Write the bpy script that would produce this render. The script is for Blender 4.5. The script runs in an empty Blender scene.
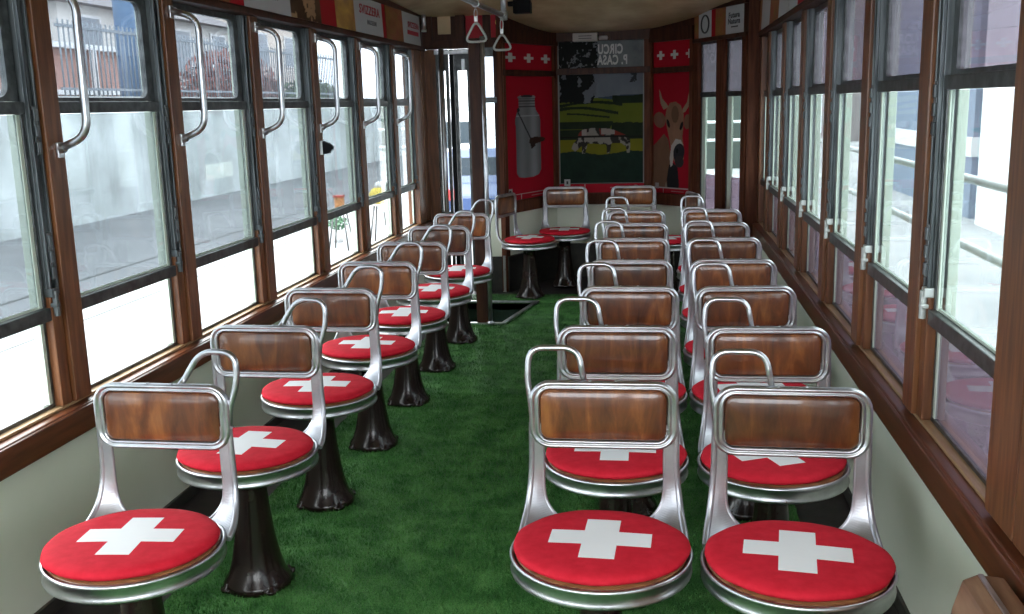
import bpy, bmesh, math, random
import numpy as np
from mathutils import Vector, Matrix
random.seed(4); rng = np.random.default_rng(7)
C = bpy.context.scene.collection
PI = math.pi
XL, XR = -1.698, 0.655
YB = -.62                                   # rear end of the built part of the saloon

# ------------------------------------------------------------------ materials
def mat(name, color=(.5,.5,.5), rough=.5, metal=0, build=None, **kw):
    m = bpy.data.materials.new(name); m.use_nodes = True
    nt = m.node_tree; b = nt.nodes['Principled BSDF']
    b.inputs['Base Color'].default_value = (*color, 1)
    b.inputs['Roughness'].default_value = rough
    b.inputs['Metallic'].default_value = metal
    for k, v in kw.items(): b.inputs[k.replace('_', ' ')].default_value = v
    if build: build(nt, b)
    return m
def N(nt, t, **kw):
    n = nt.nodes.new(t)
    for k, v in kw.items(): setattr(n, k, v)
    return n
def coords(nt, scale=(1,1,1), kind='Object'):
    tc = N(nt, 'ShaderNodeTexCoord'); mp = N(nt, 'ShaderNodeMapping')
    mp.inputs['Scale'].default_value = scale
    nt.links.new(tc.outputs[kind], mp.inputs['Vector']); return mp.outputs['Vector']
def noise(nt, vec, scale=5, detail=4, rough=.55, dist=0):
    n = N(nt, 'ShaderNodeTexNoise'); n.inputs['Scale'].default_value = scale
    n.inputs['Detail'].default_value = detail; n.inputs['Roughness'].default_value = rough
    n.inputs['Distortion'].default_value = dist
    nt.links.new(vec, n.inputs['Vector']); return n.outputs['Fac']
def ramp(nt, fac, stops):
    r = N(nt, 'ShaderNodeValToRGB'); e = r.color_ramp.elements
    while len(e) < len(stops): e.new(.5)
    for x, (p, c) in zip(e, stops): x.position = p; x.color = (*c, 1)
    nt.links.new(fac, r.inputs['Fac']); return r.outputs['Color']
def bump(nt, b, h, strength=.2, dist=.01):
    n = N(nt, 'ShaderNodeBump'); n.inputs['Strength'].default_value = strength
    n.inputs['Distance'].default_value = dist
    nt.links.new(h, n.inputs['Height']); nt.links.new(n.outputs['Normal'], b.inputs['Normal'])
def noisy(c1, c2, scale=(1,1,1), ns=5, rough_var=None, bumpv=0, detail=4, lo=.35, hi=.68, bdist=.005):
    def f(nt, b):
        v = coords(nt, scale); n = noise(nt, v, ns, detail)
        nt.links.new(ramp(nt, n, [(lo, c1), (hi, c2)]), b.inputs['Base Color'])
        if rough_var:
            mr = N(nt, 'ShaderNodeMapRange'); mr.inputs['To Min'].default_value = rough_var[0]; mr.inputs['To Max'].default_value = rough_var[1]
            nt.links.new(n, mr.inputs['Value']); nt.links.new(mr.outputs['Result'], b.inputs['Roughness'])
        if bumpv: bump(nt, b, n, bumpv, bdist)
    return f
M = {}
M['wood'] = mat('varnished_wood', rough=.36, build=noisy((.11,.038,.014), (.25,.098,.036), (9,9,.8), 6, bumpv=.06))
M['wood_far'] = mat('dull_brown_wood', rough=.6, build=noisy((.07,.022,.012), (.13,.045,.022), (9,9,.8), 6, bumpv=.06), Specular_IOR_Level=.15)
M['wood_h'] = mat('varnished_wood_rail', rough=.3, build=noisy((.085,.026,.012), (.165,.052,.022), (9,.7,9), 6, bumpv=.06))
M['wood_dark'] = mat('dark_wood', rough=.5, Specular_IOR_Level=.25, build=noisy((.035,.012,.008), (.075,.028,.014), (6,6,.8), 6, bumpv=.06))
M['wood_tan'] = mat('sill_wood', rough=.35, build=noisy((.36,.22,.11), (.52,.36,.21), (8,.7,8), 6))
def amber(nt, b):
    v = coords(nt, (8, 8, 2.0))
    oi = N(nt, 'ShaderNodeObjectInfo'); ad = N(nt, 'ShaderNodeVectorMath')
    nt.links.new(v, ad.inputs[0]); nt.links.new(oi.outputs['Location'], ad.inputs[1])
    n = noise(nt, ad.outputs[0], 2.6, 5, .6, .5)
    c = ramp(nt, n, [(.28, (.035,.010,.004)), (.5, (.120,.034,.009)), (.74, (.29,.105,.026))])
    mr = N(nt, 'ShaderNodeMapRange'); mr.inputs['To Min'].default_value = .62; mr.inputs['To Max'].default_value = 1.35
    nt.links.new(oi.outputs['Random'], mr.inputs['Value'])
    sc = N(nt, 'ShaderNodeVectorMath', operation='SCALE'); nt.links.new(c, sc.inputs[0]); nt.links.new(mr.outputs['Result'], sc.inputs['Scale'])
    nt.links.new(sc.outputs[0], b.inputs['Base Color'])
    b.inputs['Coat Weight'].default_value = .7; b.inputs['Coat Roughness'].default_value = .06
    bump(nt, b, noise(nt, coords(nt, (1,1,1)), 16, 2), .12, .01)
M['amber'] = mat('lacquered_plywood', rough=.35, build=amber)
M['seat_wood'] = mat('seat_plywood', rough=.3, build=noisy((.16,.06,.025), (.33,.15,.06), (2,9,1), 5))
M['chrome'] = mat('polished_aluminium', (.6,.61,.64), .28, 1, build=noisy((.46,.47,.50), (.66,.67,.70), (1,1,1), 14, (.22,.40), .02))
M['cast'] = mat('cast_aluminium', (.8,.8,.84), .36, .85, build=noisy((.38,.385,.42), (.54,.545,.58), (1,1,1), 10, (.30,.46), .02))
M['steel'] = mat('brushed_steel', (.62,.64,.66), .3, 1, build=noisy((.50,.52,.54), (.70,.72,.74), (3,3,.4), 9, (.2,.42), .02))
M['track'] = mat('grey_window_metal', (.1,.12,.12), .38, .6, build=noisy((.04,.048,.05), (.20,.225,.235), (8,8,.6), 6, (.3,.5)))
M['dmetal'] = mat('dark_window_metal', (.05,.055,.055), .35, .6, build=noisy((.055,.06,.06), (.13,.14,.14), (3,3,3), 9))
M['black'] = mat('black_plastic', (.005,.005,.006), .6, Specular_IOR_Level=.15)
M['white_metal'] = mat('white_latch', (.55,.58,.56), .35, .4)
M['cream'] = mat('cream_paint', rough=.38, build=noisy((.76,.79,.66), (.82,.84,.71), (1,1,1), 3, bumpv=.02))
M['skirt'] = mat('dark_skirting', rough=.45, build=noisy((.022,.022,.020), (.04,.036,.03), (4,1,4), 6))
M['lino'] = mat('dark_floor', rough=.55, build=noisy((.012,.009,.010), (.03,.024,.024), (1,1,1), 20))
M['pedestal'] = mat('dark_enamel', (.020,.011,.010), .2, 0, build=noisy((.009,.005,.0045), (.022,.012,.010), (1,1,1), 12, bumpv=.05), Coat_Weight=.15, Coat_Roughness=.1, Specular_IOR_Level=.35)
M['ceiling'] = mat('ceiling_lacquer', rough=.25, build=noisy((.50,.37,.22), (.68,.52,.32), (1,1,1), 4, bumpv=.05))
M['red'] = mat('red_print', (.42,.008,.022), .6)
M['white'] = mat('white_print', (.75,.75,.75), .45)
M['blackprint'] = mat('black_print', (.02,.02,.02), .5)
M['ext'] = mat('pale_body_paint', (.60,.68,.58), .45)
M['seal'] = mat('pale_rubber', (.62,.72,.62), .5)
def turf(nt, b):
    v = coords(nt, (1,1,1)); n = noise(nt, v, 9, 3); n2 = noise(nt, v, 260, 2)
    mx = N(nt, 'ShaderNodeMath', operation='MULTIPLY_ADD'); mx.inputs[1].default_value = .45
    nt.links.new(n, mx.inputs[0])
    m2 = N(nt, 'ShaderNodeMath', operation='MULTIPLY'); m2.inputs[1].default_value = .6
    nt.links.new(n2, m2.inputs[0]); nt.links.new(m2.outputs[0], mx.inputs[2])
    nt.links.new(ramp(nt, mx.outputs[0], [(.36, (.009,.060,.010)), (.5, (.036,.145,.030)), (.64, (.12,.30,.085))]), b.inputs['Base Color'])
    b.inputs['Specular IOR Level'].default_value = .25
M['turf'] = mat('artificial_grass', rough=.6, build=turf)
def cushion(nt, b):
    tc = N(nt, 'ShaderNodeTexCoord'); sp = N(nt, 'ShaderNodeSeparateXYZ'); nt.links.new(tc.outputs['Object'], sp.inputs[0])
    def absl(o, lim):
        a = N(nt, 'ShaderNodeMath', operation='ABSOLUTE'); nt.links.new(o, a.inputs[0])
        l = N(nt, 'ShaderNodeMath', operation='LESS_THAN'); l.inputs[1].default_value = lim; nt.links.new(a.outputs[0], l.inputs[0]); return l.outputs[0]
    def mul(a, c, op='MULTIPLY'):
        m = N(nt, 'ShaderNodeMath', operation=op); nt.links.new(a, m.inputs[0]); nt.links.new(c, m.inputs[1]); return m.outputs[0]
    x, y = sp.outputs['X'], sp.outputs['Y']
    m1 = mul(absl(x, .108), absl(y, .036)); m2 = mul(absl(x, .037), absl(y, .104)); mm = mul(m1, m2, 'MAXIMUM')
    v = coords(nt, (1,1,1)); n = noise(nt, v, 40, 3)
    red = ramp(nt, n, [(.3, (.56,.010,.026)), (.7, (.66,.018,.040))])
    mx = N(nt, 'ShaderNodeMix', data_type='RGBA'); nt.links.new(mm, mx.inputs['Factor'])
    nt.links.new(red, mx.inputs['A']); mx.inputs['B'].default_value = (.88,.90,.92,1)
    nt.links.new(mx.outputs['Result'], b.inputs['Base Color'])
    n3 = noise(nt, v, 14, 3); bump(nt, b, n3, .35, .006)
    b.inputs['Specular IOR Level'].default_value = .2
M['cushion'] = mat('red_felt_with_white_cross', rough=.8, build=cushion)

def glass(name, tint, haze=0, hazecol=(.6,.62,.66), mesh=False, refl=1.0):
    m = bpy.data.materials.new(name); m.use_nodes = True; nt = m.node_tree; nt.nodes.clear()
    out = N(nt, 'ShaderNodeOutputMaterial'); tr = N(nt, 'ShaderNodeBsdfTransparent'); tr.inputs['Color'].default_value = (*tint, 1)
    gl = N(nt, 'ShaderNodeBsdfGlossy'); gl.inputs['Roughness'].default_value = .03; gl.inputs['Color'].default_value = (refl,refl,refl,1)
    fr = N(nt, 'ShaderNodeFresnel'); fr.inputs['IOR'].default_value = 1.45
    cur = tr.outputs[0]
    if haze:
        df = N(nt, 'ShaderNodeBsdfDiffuse'); df.inputs['Color'].default_value = (*hazecol, 1)
        tl = N(nt, 'ShaderNodeBsdfTranslucent'); tl.inputs['Color'].default_value = (*hazecol, 1)
        a = N(nt, 'ShaderNodeMixShader'); a.inputs[0].default_value = .5
        nt.links.new(df.outputs[0], a.inputs[1]); nt.links.new(tl.outputs[0], a.inputs[2])
        mx = N(nt, 'ShaderNodeMixShader')
        if mesh:
            v = coords(nt, (1,1,1)); w = noise(nt, v, 6, 4)
            wv = N(nt, 'ShaderNodeTexWave'); wv.bands_direction = 'Z'; wv.inputs['Scale'].default_value = 45; nt.links.new(v, wv.inputs['Vector'])
            mr = N(nt, 'ShaderNodeMapRange'); mr.inputs['To Min'].default_value = haze-.08; mr.inputs['To Max'].default_value = haze+.12
            ad = N(nt, 'ShaderNodeMath', operation='MULTIPLY_ADD'); ad.inputs[1].default_value = .35
            nt.links.new(wv.outputs['Fac'], ad.inputs[0]); nt.links.new(w, ad.inputs[2])
            nt.links.new(ad.outputs[0], mr.inputs['Value']); nt.links.new(mr.outputs['Result'], mx.inputs[0])
        else:
            v = coords(nt, (1,.5,.5)); w = noise(nt, v, 4, 5)
            mr = N(nt, 'ShaderNodeMapRange'); mr.inputs['From Min'].default_value = .35; mr.inputs['From Max'].default_value = .75
            mr.inputs['To Min'].default_value = haze*.6; mr.inputs['To Max'].default_value = haze*1.6
            nt.links.new(w, mr.inputs['Value']); nt.links.new(mr.outputs['Result'], mx.inputs[0])
        nt.links.new(cur, mx.inputs[1]); nt.links.new(a.outputs[0], mx.inputs[2]); cur = mx.outputs[0]
    fm = N(nt, 'ShaderNodeMixShader'); nt.links.new(fr.outputs[0], fm.inputs[0])
    nt.links.new(cur, fm.inputs[1]); nt.links.new(gl.outputs[0], fm.inputs[2])
    # the pane is a solid slab: tint and reflection are counted once, on the face a ray enters by
    ge = N(nt, 'ShaderNodeNewGeometry'); t2 = N(nt, 'ShaderNodeBsdfTransparent'); bk = N(nt, 'ShaderNodeMixShader')
    nt.links.new(ge.outputs['Backfacing'], bk.inputs[0]); nt.links.new(fm.outputs[0], bk.inputs[1]); nt.links.new(t2.outputs[0], bk.inputs[2])
    nt.links.new(bk.outputs[0], out.inputs['Surface'])
    return m
M['glass_dirty'] = glass('tinted_dirty_glass', (.205,.23,.24), .035)
M['glass_top'] = glass('tinted_upper_glass', (.26,.285,.305), .04)
M['glass_clear'] = glass('clear_glass', (.92,.95,.93))
M['glass_sash'] = glass('right_sash_glass', (.38,.43,.43), .03)
M['glass_dim'] = glass('dim_side_glass', (.40,.45,.44), .0, refl=.6)
M['glass_film_low'] = glass('perforated_lower_film', (.065,.052,.066), .20, (.15,.12,.16), True)
M['glass_film'] = glass('perforated_film_glass', (.13,.12,.145), .26, (.17,.16,.195), True)

# ------------------------------------------------------------------ mesh helpers
class MB:
    def __init__(s): s.v = []; s.f = []; s.m = []; s.sm = []
    def add(s, vs, fs, mi=0, smooth=False):
        o = len(s.v); s.v += [tuple(p) for p in vs]; s.f += [tuple(i+o for i in f) for f in fs]
        s.m += [mi]*len(fs); s.sm += [smooth]*len(fs)
    def box(s, x0, x1, y0, y1, z0, z1, mi=0):
        x0, x1 = min(x0,x1), max(x0,x1); y0, y1 = min(y0,y1), max(y0,y1); z0, z1 = min(z0,z1), max(z0,z1)
        vs = [(x,y,z) for z in (z0,z1) for y in (y0,y1) for x in (x0,x1)]
        s.add(vs, [(0,2,3,1),(4,5,7,6),(0,1,5,4),(2,6,7,3),(0,4,6,2),(1,3,7,5)], mi)
    def quadbox(s, P, thick, z0, z1, mi=0):
        "wall slab over segment P=(a,b), thickness along the left normal"
        (ax,ay),(bx,by) = P; L = math.hypot(bx-ax, by-ay); nx, ny = -(by-ay)/L*thick, (bx-ax)/L*thick
        q = [(ax,ay),(bx,by),(bx+nx,by+ny),(ax+nx,ay+ny)]
        vs = [(x,y,z0) for x,y in q] + [(x,y,z1) for x,y in q]
        fs = [(0,3,2,1),(4,5,6,7),(0,1,5,4),(1,2,6,5),(2,3,7,6),(3,0,4,7)]
        if thick < 0: fs = [f[::-1] for f in fs]
        s.add(vs, fs, mi)
    def tube(s, pts, r, n=10, mi=0, closed=False, cap=True):
        pts = [Vector(p) for p in pts]; k = len(pts); rs = r if isinstance(r, (list, tuple)) else [r]*k
        T = []
        for i in range(k):
            a = pts[i-1] if (i or closed) else pts[i]; b = pts[(i+1) % k] if (i < k-1 or closed) else pts[i]
            T.append((b-a).normalized())
        up = Vector((0,0,1)) if abs(T[0].z) < .9 else Vector((1,0,0))
        u = T[0].cross(up).normalized(); vs = []
        for i in range(k):
            u = (u - T[i]*u.dot(T[i])).normalized(); w = T[i].cross(u)
            for j in range(n):
                a = 2*PI*j/n; vs.append(pts[i] + (u*math.cos(a) + w*math.sin(a))*rs[i])
        fs = []
        for i in range(k if closed else k-1):
            i2 = (i+1) % k
            for j in range(n): fs.append((i*n+j, i*n+(j+1)%n, i2*n+(j+1)%n, i2*n+j))
        s.add(vs, fs, mi, True)
        if cap and not closed: s.add(vs[:n], [tuple(range(n))[::-1]], mi); s.add(vs[-n:], [tuple(range(n))], mi)
    def lathe(s, prof, n=40, c=(0,0), mi=0, wob=None):
        vs = []; fs = []; k = len(prof)
        for j in range(n):
            a = 2*PI*j/n
            for (r, z) in prof:
                rr = r*(wob(a, z) if wob else 1); vs.append((c[0]+rr*math.cos(a), c[1]+rr*math.sin(a), z))
        for j in range(n):
            j2 = (j+1) % n
            for i in range(k-1): fs.append((j*k+i, j2*k+i, j2*k+i+1, j*k+i+1))
        s.add(vs, fs, mi, True)
    def obj(s, name, mats, parent=None, bevel=0, weld=True):
        me = bpy.data.meshes.new(name)
        me.from_pydata(s.v, [], s.f)
        for m in (mats if isinstance(mats, (list, tuple)) else [mats]): me.materials.append(m)
        me.polygons.foreach_set('material_index', s.m); me.polygons.foreach_set('use_smooth', s.sm)
        bm = bmesh.new(); bm.from_mesh(me)
        if weld: bmesh.ops.remove_doubles(bm, verts=bm.verts, dist=1e-5)
        if bevel:
            es = [e for e in bm.edges if len(e.link_faces) == 2 and e.calc_face_angle(0) > .6]
            bmesh.ops.bevel(bm, geom=es, offset=bevel, segments=2, affect='EDGES', profile=.6, clamp_overlap=True)
        bmesh.ops.recalc_face_normals(bm, faces=bm.faces)
        bm.to_mesh(me); bm.free(); me.update()
        o = bpy.data.objects.new(name, me); C.objects.link(o)
        if parent: o.parent = parent
        return o
def put(o, parent):                      # parent while keeping a world-space mesh where it is
    o.parent = parent; o.matrix_parent_inverse = Matrix.Translation(-parent.location) if parent.type == 'EMPTY' and parent.rotation_euler[2] == 0 else parent.matrix_basis.inverted()
    return o
def tag(o, label, cat, group=None, kind=None):
    o['label'] = label; o['category'] = cat
    if group: o['group'] = group
    if kind: o['kind'] = kind
    return o
def struct(o): o['kind'] = 'structure'; return o
def thing(name, loc, label, cat, rz=0, group=None):
    o = bpy.data.objects.new(name, None); C.objects.link(o); o.empty_display_size = .1
    o.location = loc; o.rotation_euler = (0,0,rz); return tag(o, label, cat, group)
def anchor(name, loc=(0,0,0)):
    o = bpy.data.objects.new(name, None); C.objects.link(o); o.location = loc; o.empty_display_size = .1
    return struct(o)
def rrect(w, h, r, n=7, cx=0, cy=0):
    out = []
    for (sx, sy, a0) in ((1,1,0),(-1,1,PI/2),(-1,-1,PI),(1,-1,3*PI/2)):
        for i in range(n):
            a = a0 + PI/2*i/(n-1); out.append((cx+sx*(w/2-r)+r*math.cos(a), cy+sy*(h/2-r)+r*math.sin(a)))
    return out
def arc(pts, rad, n=6):
    "polyline with rounded corners"
    P = [Vector(p) for p in pts]; out = [P[0]]
    for i in range(1, len(P)-1):
        a = (P[i-1]-P[i]); b = (P[i+1]-P[i]); r = min(rad, a.length*.49, b.length*.49)
        p0 = P[i]+a.normalized()*r; p1 = P[i]+b.normalized()*r
        for k in range(n+1):
            t = k/n; out.append(p0*(1-t)**2 + P[i]*2*t*(1-t) + p1*t*t)
    out.append(P[-1]); return out
def bez(pts, n=10):
    "Catmull-Rom through pts"
    P = [Vector(p) for p in pts]; P = [2*P[0]-P[1]] + P + [2*P[-1]-P[-2]]; out = []
    for i in range(1, len(P)-2):
        for k in range(n):
            t = k/n; a, b, c, d = P[i-1:i+3]
            out.append(.5*((2*b)+(c-a)*t+(2*a-5*b+4*c-d)*t*t+(3*b-a-3*c+d)*t**3))
    out.append(P[-2]); return out

# ------------------------------------------------------------------ CHAIR  (origin = centre of the pedestal on the floor, backrest towards +y)
FW, FZ0, FZ1, FY = .345, .580, .742, .176
def chair_meshes():
    D = {}
    m = MB(); m.lathe([(.0,.0),(.098,.0),(.101,.010),(.096,.022),(.083,.040),(.070,.085),(.059,.145),(.050,.22),(.044,.30),(.043,.340),(.060,.356),(.062,.3645),(0,.3645)], 36)
    for a in (45,135,225,315):
        x, y = .092*math.cos(math.radians(a)), .092*math.sin(math.radians(a))
        m.lathe([(0,.004),(.022,.004),(.022,.014),(.010,.016),(.010,.024),(0,.025)], 12, (x,y))
    D['pedestal'] = (m, 'pedestal', 0)
    m = MB(); m.lathe([(0,.364),(.150,.364),(.185,.366),(.194,.3665),(.1975,.369),(.1990,.3725),(.1960,.3765),(.1955,.3965),(.1995,.4005),(.2005,.405),(.198,.4095),(.193,.410),(.1905,.406),(.188,.402),(.0,.402)], 64)
    D['seat_rim'] = (m, 'chrome', 0)
    m = MB(); m.lathe([(0,.4025),(.1865,.4025),(.1875,.406),(.184,.410),(0,.411)], 48)
    D['seat_board'] = (m, 'seat_wood', 0)
    m = MB()
    wob = lambda a, z: 1 + .008*math.sin(3*a+1) + .006*math.sin(7*a) + .003*math.sin(13*a+2)
    m.lathe([(0,.4115),(.170,.4115),(.181,.4128),(.1865,.4165),(.1885,.4215),(.1865,.427),(.180,.431),(.168,.434),(.15,.436),(.12,.4375),(.07,.4385),(.03,.439),(0,.439)], 64, wob=wob)
    D['seat_cushion'] = (m, 'cushion', 0)
    # backrest frame: rounded ring with two beads on both faces
    m = MB(); h = FZ1-FZ0; cz = (FZ0+FZ1)/2
    prof = [(0,0),(.001,-.007),(.005,-.0105),(.010,-.0105),(.0125,-.006),(.0165,-.006),(.0185,-.009),(.0225,-.009),(.0255,-.005),(.0265,0),(.0255,.005),(.0225,.009),(.0185,.009),(.0165,.006),(.0125,.006),(.010,.0105),(.005,.0105),(.001,.007)]
    loops = []
    for (o, d) in prof:
        q = rrect(FW-2*o, h-1.55*o if o > 0 else h, max(.050-o, .014), 7, 0, cz)
        loops.append([(x, FY+d, z) for x, z in q])
    n = len(loops[0]); vs = [p for l in loops for p in l]; fs = []
    for i in range(len(prof)):
        i2 = (i+1) % len(prof)
        for j in range(n): fs.append((i*n+j, i*n+(j+1)%n, i2*n+(j+1)%n, i2*n+j))
    m.add(vs, fs, 0, True)
    for sx in (-.03, .03):                 # two small screws on the top edge
        m.lathe([(0,FZ1-.001),(.004,FZ1-.001),(.004,FZ1+.0015),(0,FZ1+.002)], 8, (sx, FY))
    D['backrest_frame'] = (m, 'chrome', 0)
    # wooden panel, bulged on both faces
    m = MB(); iw, ih = FW-2*.0262, h-1.55*.0262
    for sgn in (-1, 1):
        rings = [(1,.000),(.985,.004),(.95,.0065),(.85,.009),(.6,.011),(.3,.012)]
        L = []
        for s_, d in rings:
            w_, h_ = iw-(1-s_)*ih*1.0, ih*s_
            L.append([(x, FY+sgn*d, z) for x, z in rrect(max(w_, .02), h_, max(.023*s_, .003), 6, 0, cz)])
        k = len(L[0]); vs = [p for l in L for p in l]; fs = []
        for i in range(len(L)-1):
            for j in range(k): fs.append((i*k+j, i*k+(j+1)%k, (i+1)*k+(j+1)%k, (i+1)*k+j))
        fs.append(tuple((len(L)-1)*k+j for j in range(k)))
        m.add(vs, fs, 0, True)
    D['backrest_panel'] = (m, 'amber', 0)
    # supports
    for side in (-1, 1):
        m = MB()
        outer = bez([(.166,FY,.640),(.167,FY,.600),(.168,FY,.54),(.172,FY-.006,.485),(.178,FY-.026,.44),(.184,.118,.412),(.187,.080,.398)], 6)
        inner = bez([(.142,FY,.640),(.142,FY,.600),(.142,FY,.545),(.142,FY,.49),(.137,FY-.003,.452),(.121,FY-.010,.424),(.098,.165,.402)], 6)
        k = len(outer); vs = []; th = .0045
        for o_, i_ in zip(outer, inner):
            for t in (0, .5, 1):
                p = o_*(1-t)+i_*t; vs.append((side*p.x, p.y-th, p.z))
            for t in (1, .5, 0):
                p = o_*(1-t)+i_*t; vs.append((side*p.x, p.y+th, p.z))
        fs = []
        for i in range(k-1):
            for j in range(6): fs.append((i*6+j, i*6+(j+1)%6, (i+1)*6+(j+1)%6, (i+1)*6+j))
        fs += [tuple(range(6)), tuple((k-1)*6+j for j in range(6))]
        m.add(vs, fs, 0, False)
        m.tube([(side*p.x, p.y, p.z) for p in outer], .0078, 8)
        m.tube([(side*p.x, p.y, p.z) for p in inner[6:]], .0052, 8)
        D['backrest_support%d' % side] = (m, 'cast', 0)
    # grab handle on the -x side
    m = MB(); x0, x1 = -.171, -.052
    path = [(-.166,FY+.004,.655),(-.170,FY+.006,.700),(-.176,FY+.010,.742),(-.172,FY+.016,.816),(x1-.006,FY+.016,.816),(x1+.008,FY+.008,.738)]
    m.tube(arc(path, .036, 7), .0072, 10)
    D['grab_handle'] = (m, 'chrome', 0)
    m = MB()
    path = [(.166,FY+.004,.640),(.170,FY+.004,.685),(.192,FY+.010,.745),(.190,FY+.014,.816),(.098,FY+.026,.816),(.052,FY+.020,.744),(.046,FY+.006,.734)]
    m.tube(arc(path, .038, 7), .0075, 10)
    D['grab_handle_R'] = (m, 'chrome', 0)
    return D
CH = {}
def make_chair(right_handle, loc, rz, label, group, crot, cush=(0,0)):
    t = thing('tram_chair', loc, label, 'chair', rz, group)
    for k, (m, mt, _) in CHM.items():
        if k.startswith('grab_handle') and (right_handle is None or k.endswith('_R') != right_handle): continue
        nm = 'backrest_support' if k.startswith('backrest_support') else ('grab_handle' if k.startswith('grab') else k)
        if k in CH:
            o = CH[k].copy(); C.objects.link(o); o.name = nm; o.parent = t
        else:
            o = m.obj(nm, M[mt], t); CH[k] = o
            if k == 'pedestal': o['label'] = 'dark glossy flared pedestal'
        if k == 'seat_cushion': o.rotation_euler = (0, 0, crot); o.location = (cush[0], cush[1]-.006, 0); o.scale = (1.025, .95, 1)
    return t
CHM = chair_meshes()
SO = .174
rowL = [(-1.177,2.145),(-1.174,2.780),(-1.171,3.395),(-1.171,4.005),(-1.174,4.612),(-1.172,5.225),(-1.171,5.858)]
rowC = [(-.126,2.222),(-.119,2.808),(-.106,3.435),(-.118,4.035),(-.126,4.70),(-.127,5.290),(-.140,5.92)]
rowR = [(.288,2.196),(.303,2.805),(.300,3.440),(.292,4.040),(.294,4.69),(.292,5.285),(.296,5.93)]
ordn = ['nearest', 'second nearest', 'third nearest', 'fourth nearest', 'fifth nearest', 'second farthest', 'farthest']
crL = [.10,-.05,.04,.0,.08,-.04,.05]; crC = [-.05,.0,.03,.1,0,0,0]; crR = [-.10,.42,.1,0,0,0,0]
for k in range(7):
    x, y = rowL[k]
    make_chair(True, (x, y-SO, 0), random.uniform(-.015,.015), '%s chair in the single row along left windows, red cross cushion' % ordn[k], 'chairs along the left windows', crL[k], (-.004,0))
for k in range(7):
    x, y = rowC[k]
    make_chair(False, (x, y-SO, 0), random.uniform(-.02,.02), '%s chair in the row just right of the grass aisle, red cross cushion' % ordn[k], 'chairs in the row right of the aisle', crC[k])
for k in range(7):
    x, y = rowR[k]
    make_chair(False, (x, y-SO, 0), random.uniform(-.03,.01) if k != 2 else .05, '%s chair in the row against the right wall, red cross cushion' % ordn[k], 'chairs along the right wall', crR[k])
make_chair(None, (-.925,7.05,0), math.radians(74), 'chrome tram chair turned sideways beside the milk can poster', 'chairs at the far end', .1)
make_chair(None, (-.712,7.50,0), math.radians(2), 'chrome tram chair facing forward under left half of landscape poster', 'chairs at the far end', 0)
make_chair(None, (-.205,7.50,0), math.radians(-2), 'chrome tram chair facing forward under right half of landscape poster', 'chairs at the far end', 0)
make_chair(None, (.055,6.98,0), math.radians(-76), 'chrome tram chair turned sideways beneath the brown cow head poster', 'chairs at the far end', .1)

# ------------------------------------------------------------------ FLOOR, TURF, STEP WELL
HOLE = [(-1.56,6.15),(-1.0,6.15),(-.862,6.835),(-1.56,6.835)]
def floor_mesh(x0, x1, y0, y1, z0, z1):
    m = MB(); (a, b, c, d) = HOLE
    m.box(x0, x1, y0, a[1], z0, z1); m.box(x0, x1, c[1], y1, z0, z1)
    if x0 < a[0]: m.box(x0, a[0], a[1], c[1], z0, z1)
    q = [b, (x1, b[1]), (x1, c[1]), c]
    m.add([(x,y,z0) for x,y in q]+[(x,y,z1) for x,y in q], [(0,3,2,1),(4,5,6,7),(0,1,5,4),(1,2,6,5),(2,3,7,6),(3,0,4,7)])
    return m
struct(floor_mesh(XL-.08, XR+.08, YB, 8.1, -.05, -.008).obj('floor', M['lino'], weld=False))
TX0, TX1 = -1.40, .46
tm = floor_mesh(TX0, TX1, YB+.02, 7.15, -.006, .0)
# blades of the pile
tb = MB()
def blades(n, x0, x1, y0, y1):
    x = rng.uniform(x0, x1, n); y = rng.uniform(y0, y1, n)
    keep = ~((y > 6.13) & (y < 6.86) & (x < -1.0+.205*(y-6.13)+.02)); x, y = x[keep], y[keep]; n = len(x)
    a = rng.uniform(0, 2*PI, n); h = rng.uniform(.006, .013, n); w = rng.uniform(.0012, .0022, n); l = rng.uniform(0, .008, n); b = rng.uniform(0, 2*PI, n)
    V = np.zeros((n,3,3)); V[:,0] = np.c_[x-w*np.cos(a), y-w*np.sin(a), np.full(n,-.001)]; V[:,1] = np.c_[x+w*np.cos(a), y+w*np.sin(a), np.full(n,-.001)]
    V[:,2] = np.c_[x+l*np.cos(b), y+l*np.sin(b), h]; return V.reshape(-1,3)
BV = np.concatenate([blades(120000, -1.4, -.1, 1.9, 4.6), blades(60000, -1.4, .2, 4.6, 7.14), blades(30000, -.1, .46, 1.9, 4.6)])
me = bpy.data.meshes.new('artificial_grass')
bv = np.array(tm.v); nv0 = len(bv); nb = len(BV)//3
me.vertices.add(nv0+len(BV)); me.vertices.foreach_set('co', np.concatenate([bv, BV]).astype(np.float32).ravel())
loops = [i for f in tm.f for i in f] + list(range(nv0, nv0+len(BV)))
starts = [4*i for i in range(len(tm.f))] + [4*len(tm.f)+3*i for i in range(nb)]
me.loops.add(len(loops)); me.loops.foreach_set('vertex_index', np.array(loops, dtype=np.int32))
me.polygons.add(len(starts)); me.polygons.foreach_set('loop_start', np.array(starts, dtype=np.int32))
me.update(calc_edges=True); me.validate(); me.materials.append(M['turf'])
o = bpy.data.objects.new('artificial_grass', me); C.objects.link(o)
tag(o, 'short green artificial grass carpet laid along the aisle under the chairs', 'grass carpet', kind='stuff')
m = MB(); (a,b,c,d) = HOLE
cor = HOLE; zb = -.30
vs = [(x,y,zb) for x,y in cor]+[(x,y,-.009) for x,y in cor]
m.add(vs, [(0,1,2,3),(0,4,5,1),(1,5,6,2),(2,6,7,3),(3,7,4,0)])
struct(m.obj('floor_step_well', mat('step_well_lino', rough=.4, build=noisy((.010,.028,.016),(.02,.05,.03),(1,1,1),8))))
m = MB(); w = .028
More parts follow.
